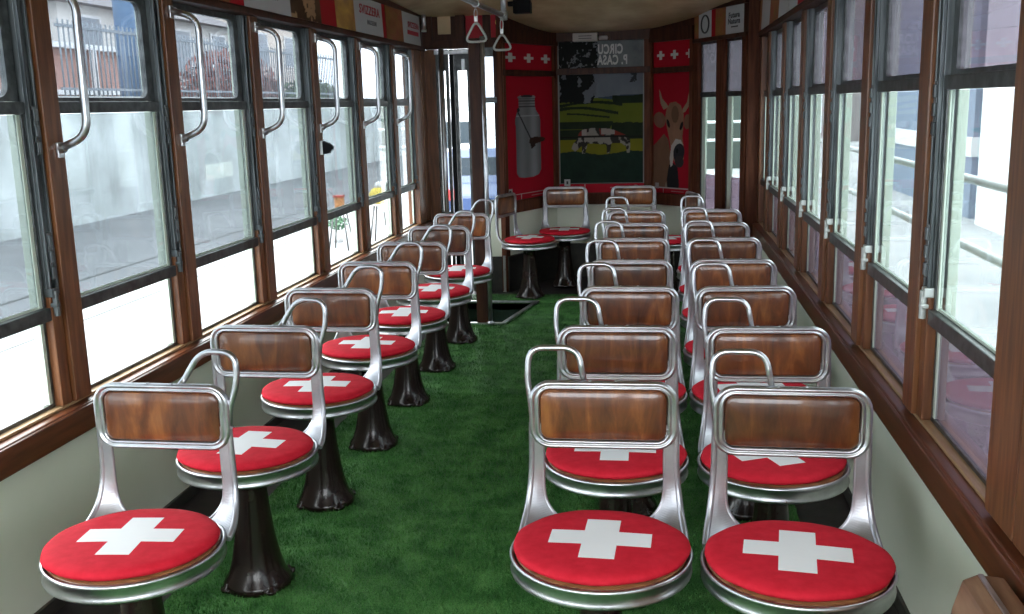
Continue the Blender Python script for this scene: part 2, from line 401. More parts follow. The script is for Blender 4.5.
m.box(a[0], b[0]+.02, a[1]-w, a[1], -.004, .012); m.box(d[0], c[0]+.02, c[1], c[1]+w, -.004, .012)
q = [(b[0],b[1]-w),(b[0]+w+.006,b[1]-w),(c[0]+w,c[1]+w),(c[0]-.002,c[1]+w)]
m.add([(x,y,-.004) for x,y in q]+[(x,y,.0125) for x,y in q], [(0,3,2,1),(4,5,6,7),(0,1,5,4),(1,2,6,5),(2,3,7,6),(3,0,4,7)])
struct(m.obj('trim_40', M['steel'], bevel=.002, weld=False))

# ------------------------------------------------------------------ LONG WALLS
posts = [2.70+.757*k for k in range(-4, 6)]        # far edge of each wood post
YEND_L, YEND_R = 7.30, 6.98
def side_wall(side):
    X = XL if side == 'left' else XR; s = -1 if side == 'left' else 1
    yend = YEND_L if side == 'left' else YEND_R
    off = 0 if side == 'left' else .045
    P = [p+off for p in posts]
    B = lambda m, d0, d1, y0, y1, z0, z1, mi=0: m.box(X+s*d0, X+s*d1, y0, y1, z0, z1, mi)
    m = MB(); B(m, 0, .06, YB, yend+(.10 if side == 'left' else 0), -.009, .46); struct(m.obj('wall_'+side, M['cream']))
    m = MB(); B(m, -.012, -.0005, YB, yend-.01, -.006, .035)
    struct(m.obj('baseboard_'+side, M['skirt'], bevel=.003))
    tn = 1 if side == 'left' else 21
    m = MB(); B(m, -.028, -.001, YB, yend, .455, .532); B(m, -.02, .08, YB, yend+(.10 if side == 'left' else 0), .461, .536)
    struct(m.obj('trim_%d' % tn, M['wood_h'], bevel=.005, weld=False))
    m = MB(); B(m, .012, .08, YB, yend, .5365, .545)
    struct(m.obj('trim_%d' % (tn+1), M['wood_tan'], bevel=.002))
    m = MB(); B(m, -.018, .12, YB, yend, 1.762, 1.79); B(m, .002, .12, YB, yend, 1.79, 2.03); B(m, -.018, .002, YB, yend, 1.992, 2.03)
    struct(m.obj('trim_%d' % (tn+2), M['wood_dark'], bevel=.004, weld=False))
    tn += 3
    edges = []
    for k, y in enumerate(P):
        m = MB()
        if side == 'right' and k == 3:       # broad grooved pillar
            for j in range(5):
                B(m, -.004, .055, y-.04-.098*(j+1)+.003, y-.04-.098*j if j else y+.03, .5455, 1.7615)
            B(m, .02, .053, y-.53, y+.028, .5457, 1.7613)
            lo = y-.53
        else:
            fw_ = .080 if side == 'left' else .102; lo = y-fw_-.052
            B(m, 0, .055, y-fw_, y, .5455, 1.7615)
            B(m, .012, .045, lo, y-fw_-.004, .5457, .868)
        struct(m.obj('trim_%d' % (tn+k), M['wood'], bevel=.004, weld=False))
        m = MB(); B(m, .056, .080 if side == 'left' else .082, lo, y+.004, .50, 1.80)
        struct(m.obj('trim_%d' % (tn+k+60), M['ext'], bevel=.004, weld=False))
        edges.append((lo, y+.03 if (side == 'right' and k == 3) else y))
    # end pillar
    m = MB()
    if side == 'left':
        for j in range(3): B(m, 0 if j % 2 else -.006, .08, 6.97+.110*j+.003, 6.97+.110*(j+1), .5455, 1.7615)
        edges.append((6.97, 7.3))
        m.box(X-.08, X+.085, 7.301, 7.40, .537, 1.77); m.box(X+.001, X+.085, 7.295, 7.40, -.009, 1.77)
    else:
        B(m, 0, .08, 6.90, yend, .5455, 1.7615); edges.append((6.90, yend))
    struct(m.obj('trim_%d' % (tn+len(P)), M['wood'], bevel=.004, weld=False))
    wn = 1 if side == 'left' else 21
    for k in range(len(edges)-1):
        y0, y1 = edges[k][1], edges[k+1][0]
        lastbay = k == len(edges)-2
        W = anchor('window_%d' % (wn+k), (X, (y0+y1)/2, .545))
        if y1-y0 < .05: continue
        # channel with latches in front of the far post
        m = MB()
        if not (side == 'right' and k == 2) and not (lastbay and side == 'right'):
            yc = y1 if lastbay else y1
            wd = .046 if lastbay else .0475
            B(m, .020, .050, yc+.001, yc+wd, .871, 1.7612); B(m, .010, .020, yc+.002, yc+.010, .871, 1.7612); B(m, .010, .020, yc+wd-.012, yc+wd-.003, .871, 1.7612)
            put(m.obj('sash_track', M['track'], bevel=.002, weld=False), W)
            m = MB()
            for zc in (1.33, .98):
                for j in range(3): B(m, .004, .021, yc+.014, yc+.034, zc+.045*j-.06, zc+.045*j-.028)
                B(m, .009, .021, yc+.016, yc+.032, zc-.065, zc+.07)
            put(m.obj('track_clip', M['track'], bevel=.002, weld=False), W)
            m = MB(); mt = 'white_metal' if side == 'right' else 'track'
            B(m, .002, .028, yc-.006, yc+.026, .868, .892); B(m, -.004, .018, yc, yc+.020, .838, .850); 
            m.tube([(X+s*.004, yc+.011, .812), (X+s*.004, yc+.011, .884)], .009, 10)
            put(m.obj('sash_latch', M[mt], bevel=.003, weld=False), W)
        # lower sliding sash
        d0, d1 = .026, .044
        m = MB(); B(m, d0-.012, d1+.004, y0+.001, y1-.001, .800, .838); B(m, d0, d1, y0+.001, y0+.012, .838, 1.385); B(m, d0, d1, y1-.014, y1-.001, .838, 1.385)
        B(m, d0-.006, d1+.010, y0+.001, y1-.001, 1.378, 1.412)
        put(m.obj('sash_frame', M['dmetal'], bevel=.003, weld=False), W)
        m = MB(); B(m, d0+.004, d1-.004, y1-.030, y1-.015, .839, 1.377)
        B(m, d0+.006, d1-.006, y0+.012, y1-.030, .839, .846); put(m.obj('glazing_seal', M['seal'], weld=False), W)
        m = MB(); B(m, .0335, .0365, y0+.012, y1-.030, .846, 1.377)
        put(m.obj('sash_pane', M['glass_dirty'] if side == 'left' else M['glass_sash']), W)
        # upper fixed light with rounded corners
        m = MB(); z0, z1 = 1.413, 1.7605; yc, zc = (y0+y1)/2, (z0+z1)/2; hw, hh = (y1-y0)/2-.001, (z1-z0)/2
        inn = rrect(2*hw-.056, 2*hh-.034, .036 if side == 'left' else .010, 7, yc+(-.012), zc-.006)
        def outp(p):
            dx, dz = p[0]-yc, p[1]-zc; t = min(hw/abs(dx) if dx else 1e9, hh/abs(dz) if dz else 1e9); return (yc+dx*t, zc+dz*t)
        # square corners on the outside
        outq = []
        nseg = 7
        for q_, (sx, sz) in enumerate(((1,1),(-1,1),(-1,-1),(1,-1))):
            for i in range(nseg): outq.append((yc+sx*hw, zc+sz*hh))
        k2 = len(inn); vs = []
        for d in (.036, .054):
            vs += [(X+s*d, p[0], p[1]) for p in outq] + [(X+s*d, p[0], p[1]) for p in inn]
        fs = []
        for j in range(k2):
            j2 = (j+1) % k2
            fs += [(j, j2, k2+j2, k2+j), (2*k2+j, 3*k2+j, 3*k2+j2, 2*k2+j2), (k2+j, k2+j2, 3*k2+j2, 3*k2+j), (j, 2*k2+j, 2*k2+j2, j2)]
        m.add(vs, fs)
        put(m.obj('upper_frame', M['dmetal']), W)
        m = MB(); B(m, .044, .047, y0+.014, y1-.02, 1.42, 1.755)
        put(m.obj('upper_pane', M['glass_top'] if side == 'left' else M['glass_film']), W)
        # lowest light
        m = MB(); B(m, .036, .050, y0+.001, y1-.001, .546, .556); B(m, .036, .050, y1-.010, y1-.001, .556, .80); B(m, .036, .050, y0+.001, y0+.008, .556, .80)
        put(m.obj('lower_frame', M['dmetal'], weld=False), W)
        m = MB(); B(m, .038, .048, y1-.024, y1-.010, .557, .799); put(m.obj('lower_seal', M['seal'], weld=False), W)
        m = MB(); B(m, .0415, .0445, y0+.008, y1-.024, .557, .799)
        put(m.obj('lower_pane', M['glass_clear'] if side == 'left' else M['glass_film_low']), W)
    return P
PL = side_wall('left'); PR = side_wall('right')

# chrome grab rails on the left posts
hl = {}
for k, y in enumerate(PL[2:]):
    names = ['on the post behind the nearest left window', 'second along the left window posts', 'third along the left window posts', 'fourth along the left window posts', 'fifth along the left window posts', 'sixth along the left window posts', 'x', 'x']
    if k == 0: continue
    h = thing('grab_rail', (XL, y-.03, 1.28), 'bent steel grab rail fixed upright on window post, ' + ['closest to the camera', 'second from the camera', 'third from the camera', 'fourth, above the small black knob', 'fifth from the camera', 'the one farthest away, before the door', 'x'][k-1 if k <= 6 else 5], 'grab rail', 0, 'steel grab rails on the left window posts')
    if not hl:
        m = MB(); m.tube(arc([(.004,0,0),(.094,0,.035),(.100,0,.415),(.004,0,.442)], .075, 8), .0115, 12); hl['rail_tube'] = m.obj('rail_tube', M['steel'], h)
        for z in (0, .442):
            m = MB(); m.box(.0005, .008, -.013, .013, z-.026, z+.018); m.tube([(.006,0,z),(.020,0,z+(.003 if z == 0 else -.003))], .014, 12)
            hl['m%g' % z] = m.obj('rail_bracket', M['steel'], h, bevel=.002, weld=False)
    else:
        for kk, o in hl.items(): c = o.copy(); C.objects.link(c); c.parent = h
# black knob on the fourth post
m = MB(); kb = thing('door_buzzer', (XL, PL[7]-.05, 1.18), 'small black angular push knob on the left window post, below the fourth grab rail', 'knob')
m.box(.001, .018, -.022, .022, -.035, .035); m.obj('mounting_plate', M['white_metal'], kb, bevel=.004)
m = MB(); m.add([(.018,-.02,-.032),(.018,.02,-.032),(.018,.02,.032),(.018,-.02,.032),(.045,-.016,-.028),(.045,.016,-.028),(.045,.016,.022),(.045,-.016,.022),(.068,-.008,-.004),(.068,.008,-.004),(.068,.008,.006),(.068,-.008,.006)],
      [(0,1,2,3),(0,4,5,1),(1,5,6,2),(2,6,7,3),(3,7,4,0),(4,8,9,5),(5,9,10,6),(6,10,11,7),(7,11,8,4),(8,11,10,9)]); m.obj('push_button', M['black'], kb)

# rear wall behind the camera: panelled, unseen, open window set close for fill light
m = MB(); m.box(XL-.06, XR+.06, YB-.06, YB, -.009, .9); struct(m.obj('wall_rear', M['cream']))
m = MB(); m.box(XL-.06, XR+.06, YB-.06, YB, 1.80, 2.03)
for x in (XL-.05, -1.0, -.1, XR-.04): m.box(x, x+.09, YB-.06, YB, .9, 1.80)
struct(m.obj('trim_60', M['wood_dark'], weld=False))

# ------------------------------------------------------------------ FAR END
A0, A1 = (-1.698, 7.30), (-1.135, 7.30)              # door bulkhead
Lq = ((-1.135,7.28), (-.815,8.0)); Cq = ((-.815,8.0), (-.075,8.0)); Rq = ((-.075,8.0), (.25,7.66)); Wq = ((.25,7.66), (.575,6.98)); Kq = ((.575,6.98),(.70,6.98))
def seg_pt(P, t, z, inset=0):
    (ax,ay),(bx,by) = P; L = math.hypot(bx-ax, by-ay); nx, ny = (by-ay)/L, -(bx-ax)/L
    return (ax+(bx-ax)*t+nx*inset, ay+(by-ay)*t+ny*inset, z)
def seg_box(m, P, t0, t1, z0, z1, i0, i1, mi=0):
    "box on a wall segment; inset i measured into the room"
    q = [seg_pt(P,t0,0,i0), seg_pt(P,t1,0,i0), seg_pt(P,t1,0,i1), seg_pt(P,t0,0,i1)]
    m.add([(x,y,z0) for x,y,_ in q]+[(x,y,z1) for x,y,_ in q], [(0,3,2,1),(4,5,6,7),(0,1,5,4),(1,2,6,5),(2,3,7,6),(3,0,4,7)], mi)
for nm, P in (('wall_far_left', Lq), ('wall_far', Cq), ('wall_far_right', Rq), ('wall_far_right_side', Wq)):
    m = MB(); z1 = .60 if P is not Wq else .50
    seg_box(m, P, 0, 1, -.009, z1, -.06, 0, 0); seg_box(m, P, 0, 1, 1.84 if P is not Wq else 1.78, 2.06, -.06, 0, 1)
    if P is not Wq: seg_box(m, P, 0, 1, .60, 1.84, -.06, -.012, 1)
    struct(m.obj(nm, [M['cream'], M['wood_dark']], weld=False))
m = MB()
for P in (Lq, Cq, Rq): seg_box(m, P, 0, 1, -.006, .26, .001, .03)
seg_box(m, Wq, 0, 1, -.006, .12, .001, .02)
struct(m.obj('baseboard_far', M['skirt'], weld=False))
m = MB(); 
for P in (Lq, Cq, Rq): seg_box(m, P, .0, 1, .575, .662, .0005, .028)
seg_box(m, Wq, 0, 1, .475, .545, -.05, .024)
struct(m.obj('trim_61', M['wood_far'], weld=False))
# posts and header
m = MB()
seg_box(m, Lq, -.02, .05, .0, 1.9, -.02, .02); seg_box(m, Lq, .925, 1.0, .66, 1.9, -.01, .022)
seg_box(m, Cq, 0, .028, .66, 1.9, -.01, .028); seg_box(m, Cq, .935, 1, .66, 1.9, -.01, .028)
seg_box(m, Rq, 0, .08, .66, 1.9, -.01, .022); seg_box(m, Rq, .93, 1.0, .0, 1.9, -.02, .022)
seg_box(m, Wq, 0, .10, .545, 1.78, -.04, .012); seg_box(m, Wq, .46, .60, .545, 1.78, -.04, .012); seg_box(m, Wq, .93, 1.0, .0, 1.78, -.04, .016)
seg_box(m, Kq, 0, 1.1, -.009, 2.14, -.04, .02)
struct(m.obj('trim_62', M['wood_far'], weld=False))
m = MB()
for P in (Lq, Rq):
    seg_box(m, P, .0, 1, 1.805, 1.90, -.01, .030); seg_box(m, P, .0, 1, 1.575, 1.615, -.008, .022)
seg_box(m, Cq, 0, 1, 1.835, 1.92, -.01, .034); seg_box(m, Cq, 0, 1, 1.585, 1.63, -.008, .03)
struct(m.obj('trim_63', M['wood_dark'], weld=False))
# angled windows
for i, (t0, t1) in enumerate(((.10,.46),(.60,.93))):
    a = seg_pt(Wq, (t0+t1)/2, .55); W = anchor('window_%d' % (41+i), a)
    m = MB(); seg_box(m, Wq, t0, t0+.02, .55, 1.78, -.035, -.015); seg_box(m, Wq, t1-.02, t1, .55, 1.78, -.035, -.015); seg_box(m, Wq, t0, t1, 1.385, 1.42, -.035, -.008)
    seg_box(m, Wq, t0, t1, 1.755, 1.78, -.035, -.012); seg_box(m, Wq, t0, t1, .55, .57, -.035, -.015)
    put(m.obj('window_frame', M['dmetal'], weld=False), W)
    m = MB(); seg_box(m, Wq, t0+.02, t0+.09, .57, 1.385, -.032, -.018); put(m.obj('glazing_seal', M['seal'], weld=False), W)
    m = MB(); seg_box(m, Wq, t0+.09, t1-.02, .57, .83, -.027, -.024); put(m.obj('lower_pane', M['glass_film_low'], weld=False), W)
    m = MB(); seg_box(m, Wq, t0+.09, t1-.02, .83, 1.385, -.027, -.024); put(m.obj('middle_pane', M['glass_dim'], weld=False), W)
    m = MB(); seg_box(m, Wq, t0+.02, t1-.02, 1.42, 1.755, -.027, -.024); put(m.obj('upper_pane', M['glass_film'], weld=False), W)
# ad rail over the angled windows
m = MB(); seg_box(m, Wq, 0, 1, 1.772, 1.80, -.02, .022); seg_box(m, Wq, 0, 1, 1.985, 2.05, -.02, .022); struct(m.obj('trim_64', M['wood_dark'], weld=False))

# door bulkhead ------------------------------------------------
yb = 7.30
m = MB(); m.box(-1.698, -1.135, yb, yb+.10, 1.775, 2.12)
m.box(-1.698, -1.625, yb-.03, yb+.0, 1.775, 2.06); m.box(-1.45, -1.385, yb-.035, yb, 1.775, 2.06); m.box(-1.63, -1.12, yb-.028, yb, 1.775, 1.832)
m.box(-1.255, -1.20, yb-.02, yb, 1.83, 2.05)
struct(m.obj('wall_door_bulkhead', M['wood_dark'], bevel=.003, weld=False))
m = MB(); m.box(-1.585, -1.49, yb-.008, yb-.0005, 1.875, 2.0); tag(m.obj('header_plaque', M['ceiling'], bevel=.002), 'plain cream square plaque in the brown header above the folding door', 'plaque')
for (x0, x1, lb) in ((-1.38,-1.258,'red square card left of the small flame mark above the folding door'), (-1.198,-1.11,'red card with small pale yellow mark above the door window')):
    m = MB(); m.box(x0, x1, yb-.008, yb-.0005, 1.842, 2.03)
    c = m.obj('red_card', M['red'], bevel=.001); tag(c, lb, 'card', 'red cards above the door')
m = MB(); m.add([(-1.165,yb-.009,1.94),(-1.158,yb-.009,1.925),(-1.151,yb-.009,1.94),(-1.158,yb-.009,1.975)], [(0,1,2,3)])
bpy.context.view_layer.update()
o = m.obj('flame_mark', mat('yellow_print', (.7,.5,.12), .5)); o.parent = c
# door
D = anchor('door_1', (-1.45, yb, -.2))
m = MB()
def leaf(x0, x1):
    m = MB(); z0, z1 = -.29, 1.77
    gx0, gx1 = x0+.022, x1-.022
    m.box(x0, gx0, yb+.01, yb+.045, z0, z1); m.box(gx1, x1, yb+.01, yb+.045, z0, z1)
    m.box(gx0, gx1, yb+.01, yb+.045, 1.62, z1); m.box(gx0, gx1, yb+.01, yb+.045, .50, .60); m.box(gx0, gx1, yb+.01, yb+.045, z0, -.05)
    put(m.obj('door_leaf', M['dmetal'], bevel=.003, weld=False), D)
    m = MB(); m.box(gx0, gx1, yb+.026, yb+.029, .6, 1.62); m.box(gx0, gx1, yb+.026, yb+.029, -.05, .5); put(m.obj('door_pane', M['glass_clear'], weld=False), D)
leaf(-1.618, -1.522); leaf(-1.478, -1.365)
m = MB(); m.box(-1.515, -1.484, yb+.015, yb+.05, -.29, 1.77); put(m.obj('door_gap_strip', M['black'], weld=False), D)  # black strip standing in for the dark gap between the leaves
m = MB(); m.tube([(-1.562, yb-.035, -.0), (-1.562, yb-.035, 1.775)], .018, 12); put(m.obj('door_pole', M['steel']), D)
m = MB(); m.box(-1.42, -1.395, yb-.012, yb+.01, 1.62, 1.70); m.box(-1.62, -1.37, yb-.015, yb+.008, 1.735, 1.765); put(m.obj('door_gear', M['steel'], bevel=.004, weld=False), D)
m = MB(); m.box(-1.362, -1.272, yb-.02, yb+.06, -.009, 1.775); m.box(-1.150, -1.115, yb-.03, yb+.05, .575, 1.80)
m.box(-1.272, -1.15, yb-.012, yb+.05, .575, .66)
struct(m.obj('trim_65', M['wood'], bevel=.004, weld=False))
m = MB(); m.box(-1.272, -1.115, yb-.006, yb+.05, .26, .575); m.box(-1.272, -1.115, yb-.008, yb+.05, -.009, .26, 1); struct(m.obj('wall_door_side', [M['cream'], M['skirt']], weld=False))
W = anchor('window_43', (-1.21, yb, .66))
m = MB(); m.box(-1.272, -1.15, yb+.005, yb+.03, .66, .68); m.box(-1.272, -1.15, yb-.005, yb+.03, 1.385, 1.425); m.box(-1.272, -1.15, yb+.005, yb+.03, 1.71, 1.775)
m.box(-1.158, -1.15, yb+.005, yb+.03, .68, 1.71); put(m.obj('window_frame', M['dmetal'], weld=False), W)
m = MB(); m.box(-1.272, -1.158, yb+.018, yb+.021, .68, 1.385); put(m.obj('lower_pane', M['glass_sash']), W)
m = MB(); m.box(-1.272, -1.158, yb+.018, yb+.021, 1.425, 1.71); put(m.obj('upper_pane', M['glass_top']), W)
# chrome corner strip where bulkhead meets the far-left wall
m = MB(); m.box(-1.150, -1.132, yb-.045, yb-.031, .0, .27); struct(m.obj('trim_66', M['steel']))
# stanchion and folded leaf at the step well
t = thing('door_stanchion', (-1.060, 6.115, 0), 'tall chrome pole with dark wooden board standing at corner of the floor hatch', 'pole')
m = MB(); m.tube([(0,0,.0125),(0,0,1.775)], .0135, 14); m.lathe([(0,.0125),(.026,.0125),(.026,.018),(.014,.024),(.014,.03)], 16); m.obj('pole', M['chrome'], t)
m = MB(); m.box(-.088,-.018,.008,.040,.0125,1.765); m.obj('board', M['wood_dark'], t, bevel=.004)

# ------------------------------------------------------------------ CEILING
def zedge(y): return 2.03
def ceil_z(x, y):
    u = (x-(XL+XR)/2)/((XR-XL)/2); base = 2.02+.30*max(0, 1-min(1,abs(u))**2.2)
    t = max(0, min(1, (y-5.6)/2.45)); e = 1.895+.0*u
    t = t*t*(3-2*t); return base*(1-t)+e*t+.10*t*min(1,abs(u))**2
m = MB(); nx, ny = 24, 60; vs = []
ys = np.linspace(YB-.05, 8.08, ny); xs = np.linspace(XL-.06, XR+.06, nx)
for y in ys:
    for x in xs: vs.append((x, y, ceil_z(x, y)))
for y in ys:
    for x in xs: vs.append((x, y, 2.5))
fs = [(j*nx+i, (j+1)*nx+i, (j+1)*nx+i+1, j*nx+i+1) for j in range(ny-1) for i in range(nx-1)]
o_ = nx*ny; fs += [(o_+j*nx+i, o_+j*nx+i+1, o_+(j+1)*nx+i+1, o_+(j+1)*nx+i) for j in range(ny-1) for i in range(nx-1)]
m.add(vs, fs, 0, True)
bd = [i for i in range(nx)] + [j*nx+nx-1 for j in range(1,ny)] + [(ny-1)*nx+i for i in range(nx-2,-1,-1)] + [j*nx for j in range(ny-2,0,-1)]
for a_, b_ in zip(bd, bd[1:]+bd[:1]): m.f.append((a_, b_, b_+o_, a_+o_)); m.m.append(0); m.sm.append(False)
struct(m.obj('ceiling', M['ceiling']))

# ------------------------------------------------------------------ ROOF FITTINGS
t = thing('handrail', (-1.105, 5.0, 1.955), 'horizontal steel ceiling rail above the left aisle carrying the straps', 'rail', -.033)
m = MB(); m.tube([(0,0,0),(0,1.93,0)], .017, 14); m.obj('rail_tube', M['steel'], t)
m = MB(); m.tube([(0,1.90,-.012),(0,1.90,.24)], .019, 14); m.lathe([(.017,-.03),(.026,-.028),(.028,.0),(.026,.03),(.017,.032)], 14, (0,1.90)); m.obj('rail_post', M['steel'], t)
m = MB(); m.tube([(0,.05,0),(0,.05,.36)], .015, 12); m.obj('rail_post', M['steel'], t)
for i, (xs_, y, lb) in enumerate(((-1.072,6.0,'triangular hanging strap on ceiling rail, the nearer and left one'),(-1.043,6.80,'triangular hanging strap on ceiling rail, the farther and right one'))):
    t = thing('hanging_strap', (xs_, y, 1.937), lb, 'strap', 0, 'hanging straps on the ceiling rail')
    m = MB(); L = .055 if i == 0 else .075
    m.tube([( .010*math.cos(a), .010*math.sin(a)*.3, -.012-L*.5+(L*.5)*math.sin(a)) for a in np.linspace(0, 2*PI, 16)[:-1]], .004, 6, closed=True)
    m.tube([(.021*math.cos(a),0,.018+.021*math.sin(a)) for a in np.linspace(0,2*PI,20)[:-1]], .004, 6, closed=True)
    m.box(-.010,.010,-.006,.006,-L-.03,-L); m.obj('strap_link', M['steel'], t, weld=False)
    m = MB(); w_, h_ = (.072, .125) if i == 0 else (.072,.115); z_ = -L-.02
    P3 = [(0,0,z_),(w_,0,z_-h_),(-w_,0,z_-h_)]
    pts = []
    for q_ in range(3):
        a_, b_, c_ = Vector(P3[q_-1]), Vector(P3[q_]), Vector(P3[(q_+1)%3]); r_ = .045
        p0 = b_+(a_-b_).normalized()*r_; p1 = b_+(c_-b_).normalized()*r_
        for k_ in range(6): tt = k_/5; pts.append(p0*(1-tt)**2+b_*2*tt*(1-tt)+p1*tt*tt)
        p2 = (p1+c_)/2
    m.tube(pts, .0075, 8, closed=True); m.obj('strap_handle', M['white_metal'], t)
t = thing('ceiling_bracket', (-1.655, 7.16, 1.90), 'short upright steel rod under the ceiling at the brown corner by the door', 'bracket')
m = MB(); m.tube([(0,0,0),(0,0,.135)], .016, 12); m.obj('rod', M['steel'], t)
m = MB(); m.tube([(0,0,-.012),(0,0,.005)], .019, 12); m.obj('rod_cap', M['white_metal'], t)
t = thing('ceiling_speaker', (-.93, 7.02, 1.975), 'black box hanging from ceiling behind the hand straps', 'box')
m = MB(); m.box(-.06,.06,-.05,.05,0,.10); m.obj('housing', M['black'], t, bevel=.006)
m = MB(); m.box(-.10,-.055,-.02,.02,.05,.09); m.obj('mounting_arm', M['black'], t, bevel=.004)
t = thing('sign_box', (-.57, 7.93, 1.828), 'small white sign box on the brown header above landscape poster', 'sign')
m = MB(); m.box(-.095,.095,-.03,.03,0,.062); m.obj('box_body', mat('aged_white', (.40,.36,.34), .5), t, bevel=.004)
m = MB()
for z_ in (.018,.036): m.box(-.05,.05,-.0318,-.0305,z_,z_+.007)
m.obj('printed_line', mat('grey_print', (.12,.10,.11), .5), t, weld=False)
m = MB(); m.lathe([(0,-.012),(.030,-.012),(.034,0),(.030,.012),(0,.012)], 20); o = m.obj('header_badge', mat('aged_white2', (.36,.32,.31), .5)); o.location = (-.435, 7.95, 1.852); o.scale = (1.1,.6,1.2)
tag(o, 'small pale oval badge right of the sign box on the header', 'badge')
t = thing('ceiling_lamp', (-.05, 5.9, 1.925), 'small grey ceiling lamp above the right chair rows', 'lamp')
m = MB(); m.lathe([(0,0),(.018,.002),(.026,.02),(.028,.06),(.045,.08),(.05,.10),(0,.10)], 20); m.obj('lamp_shade', mat('lamp_grey', (.3,.29,.28), .3), t)
m = MB(); m.tube([(0,0,.098),(0,0,.42)], .012, 10); m.obj('stem', M['steel'], t)

# ------------------------------------------------------------------ PRINTED PICTURES (flat prints, colour per point)
pm = bpy.data.materials.new('printed_picture'); pm.use_nodes = True
_b = pm.node_tree.nodes['Principled BSDF']; _a = pm.node_tree.nodes.new('ShaderNodeVertexColor'); _a.layer_name = 'Print'
pm.node_tree.links.new(_a.outputs['Color'], _b.inputs['Base Color']); _b.inputs['Roughness'].default_value = .6; _b.inputs['Specular IOR Level'].default_value = .12
def fbm(shape, seed, base=4, octv=5, asp=1):
    r = np.random.default_rng(seed); H, Wd = shape; out = np.zeros(shape); amp = 1; tot = 0
    for o in range(octv):
        n = base*2**o; nx_ = max(1, int(n*asp)); g = r.random((n+2, nx_+2)); yy = np.linspace(0, n, H); xx = np.linspace(0, nx_, Wd)
        yi = yy.astype(int); xi = xx.astype(int); fy = (yy-yi)[:,None]; fx = (xx-xi)[None,:]
        fy = fy*fy*(3-2*fy); fx = fx*fx*(3-2*fx)
        a = g[yi][:,xi]; b = g[yi][:,xi+1]; c = g[yi+1][:,xi]; d = g[yi+1][:,xi+1]
        out += amp*((a*(1-fx)+b*fx)*(1-fy)+(c*(1-fx)+d*fx)*fy); tot += amp; amp *= .55
    return out/tot
def picture(name, p0, p1, p2, p3, nu, nv, paint, label, cat, thick=.003, parent=None, group=None, dim=1.0):
    "p0 bottom-left, p1 bottom-right, p2 top-right, p3 top-left (seen from the room); paint(U,V)->rgb with V up"
    P = [np.array(p) for p in (p0,p1,p2,p3)]
    u = np.linspace(0,1,nu); v = np.linspace(0,1,nv); U, V = np.meshgrid(u, v)
    co = (P[0]*((1-U)*(1-V))[...,None]+P[1]*(U*(1-V))[...,None]+P[2]*(U*V)[...,None]+P[3]*((1-U)*V)[...,None]).reshape(-1,3)
    nrm = np.cross(P[1]-P[0], P[3]-P[0]); nrm = nrm/np.linalg.norm(nrm)
    idx = np.arange(nu*nv).reshape(nv, nu)
    F = np.stack([idx[:-1,:-1], idx[:-1,1:], idx[1:,1:], idx[1:,:-1]], -1).reshape(-1,4).tolist()
    back = [tuple(p-nrm*thick) for p in P]; n0 = nu*nv
    verts = [tuple(c) for c in co]+back
    c4 = [idx[0,0], idx[0,-1], idx[-1,-1], idx[-1,0]]
    F += [[n0+3,n0+2,n0+1,n0]] + [[int(c4[i]), n0+i, n0+(i+1)%4, int(c4[(i+1)%4])] for i in range(4)]
    me = bpy.data.meshes.new(name); me.from_pydata(verts, [], F); me.materials.append(pm)
    col = np.clip(paint(U, V)*dim, 0, 1).reshape(-1,3); col = np.concatenate([col, np.ones((4,3))*.1])
    ca = me.color_attributes.new('Print', 'FLOAT_COLOR', 'POINT')
    ca.data.foreach_set('color', np.c_[col, np.ones(len(col))].astype(np.float32).ravel())
    o = bpy.data.objects.new(name, me); C.objects.link(o)
    if parent: put(o, parent)
    else: tag(o, label, cat, group)
    return o
def ell(U, V, cx, cy, rx, ry, rot=0):
    c, s = math.cos(rot), math.sin(rot); x = (U-cx); y = (V-cy); return ((x*c+y*s)/rx)**2+((-x*s+y*c)/ry)**2 < 1
def poly(U, V, pts):
    ins = np.zeros(U.shape, bool); n = len(pts)
    for i in range(n):
        (x0,y0),(x1,y1) = pts[i], pts[(i+1)%n]
        if y0 == y1: continue
        c = ((y0 > V) != (y1 > V)) & (U < (x1-x0)*(V-y0)/(y1-y0)+x0); ins ^= c
    return ins
def st(A, mask, col): A[mask] = col
RED = np.array((.40,.008,.022))
def cross(A, U, V, cx, cy, r, asp):          # r in V units
    w = .30*r; st(A, ((abs(U-cx)*asp < w) & (abs(V-cy) < r)) | ((abs(U-cx)*asp < r*.8) & (abs(V-cy) < w)), (.55,.53,.51))
def bottom_band(A, U, V, h):
    st(A, V < h, RED*1.05); st(A, abs(V-h) < .0035, (.55,.5,.5)); st(A, (abs(U-.28) < .004) & (V < h), (.55,.5,.5)); st(A, (abs(V-h*.45) < .003) & (U > .5) & (U < .85), (.5,.3,.3))
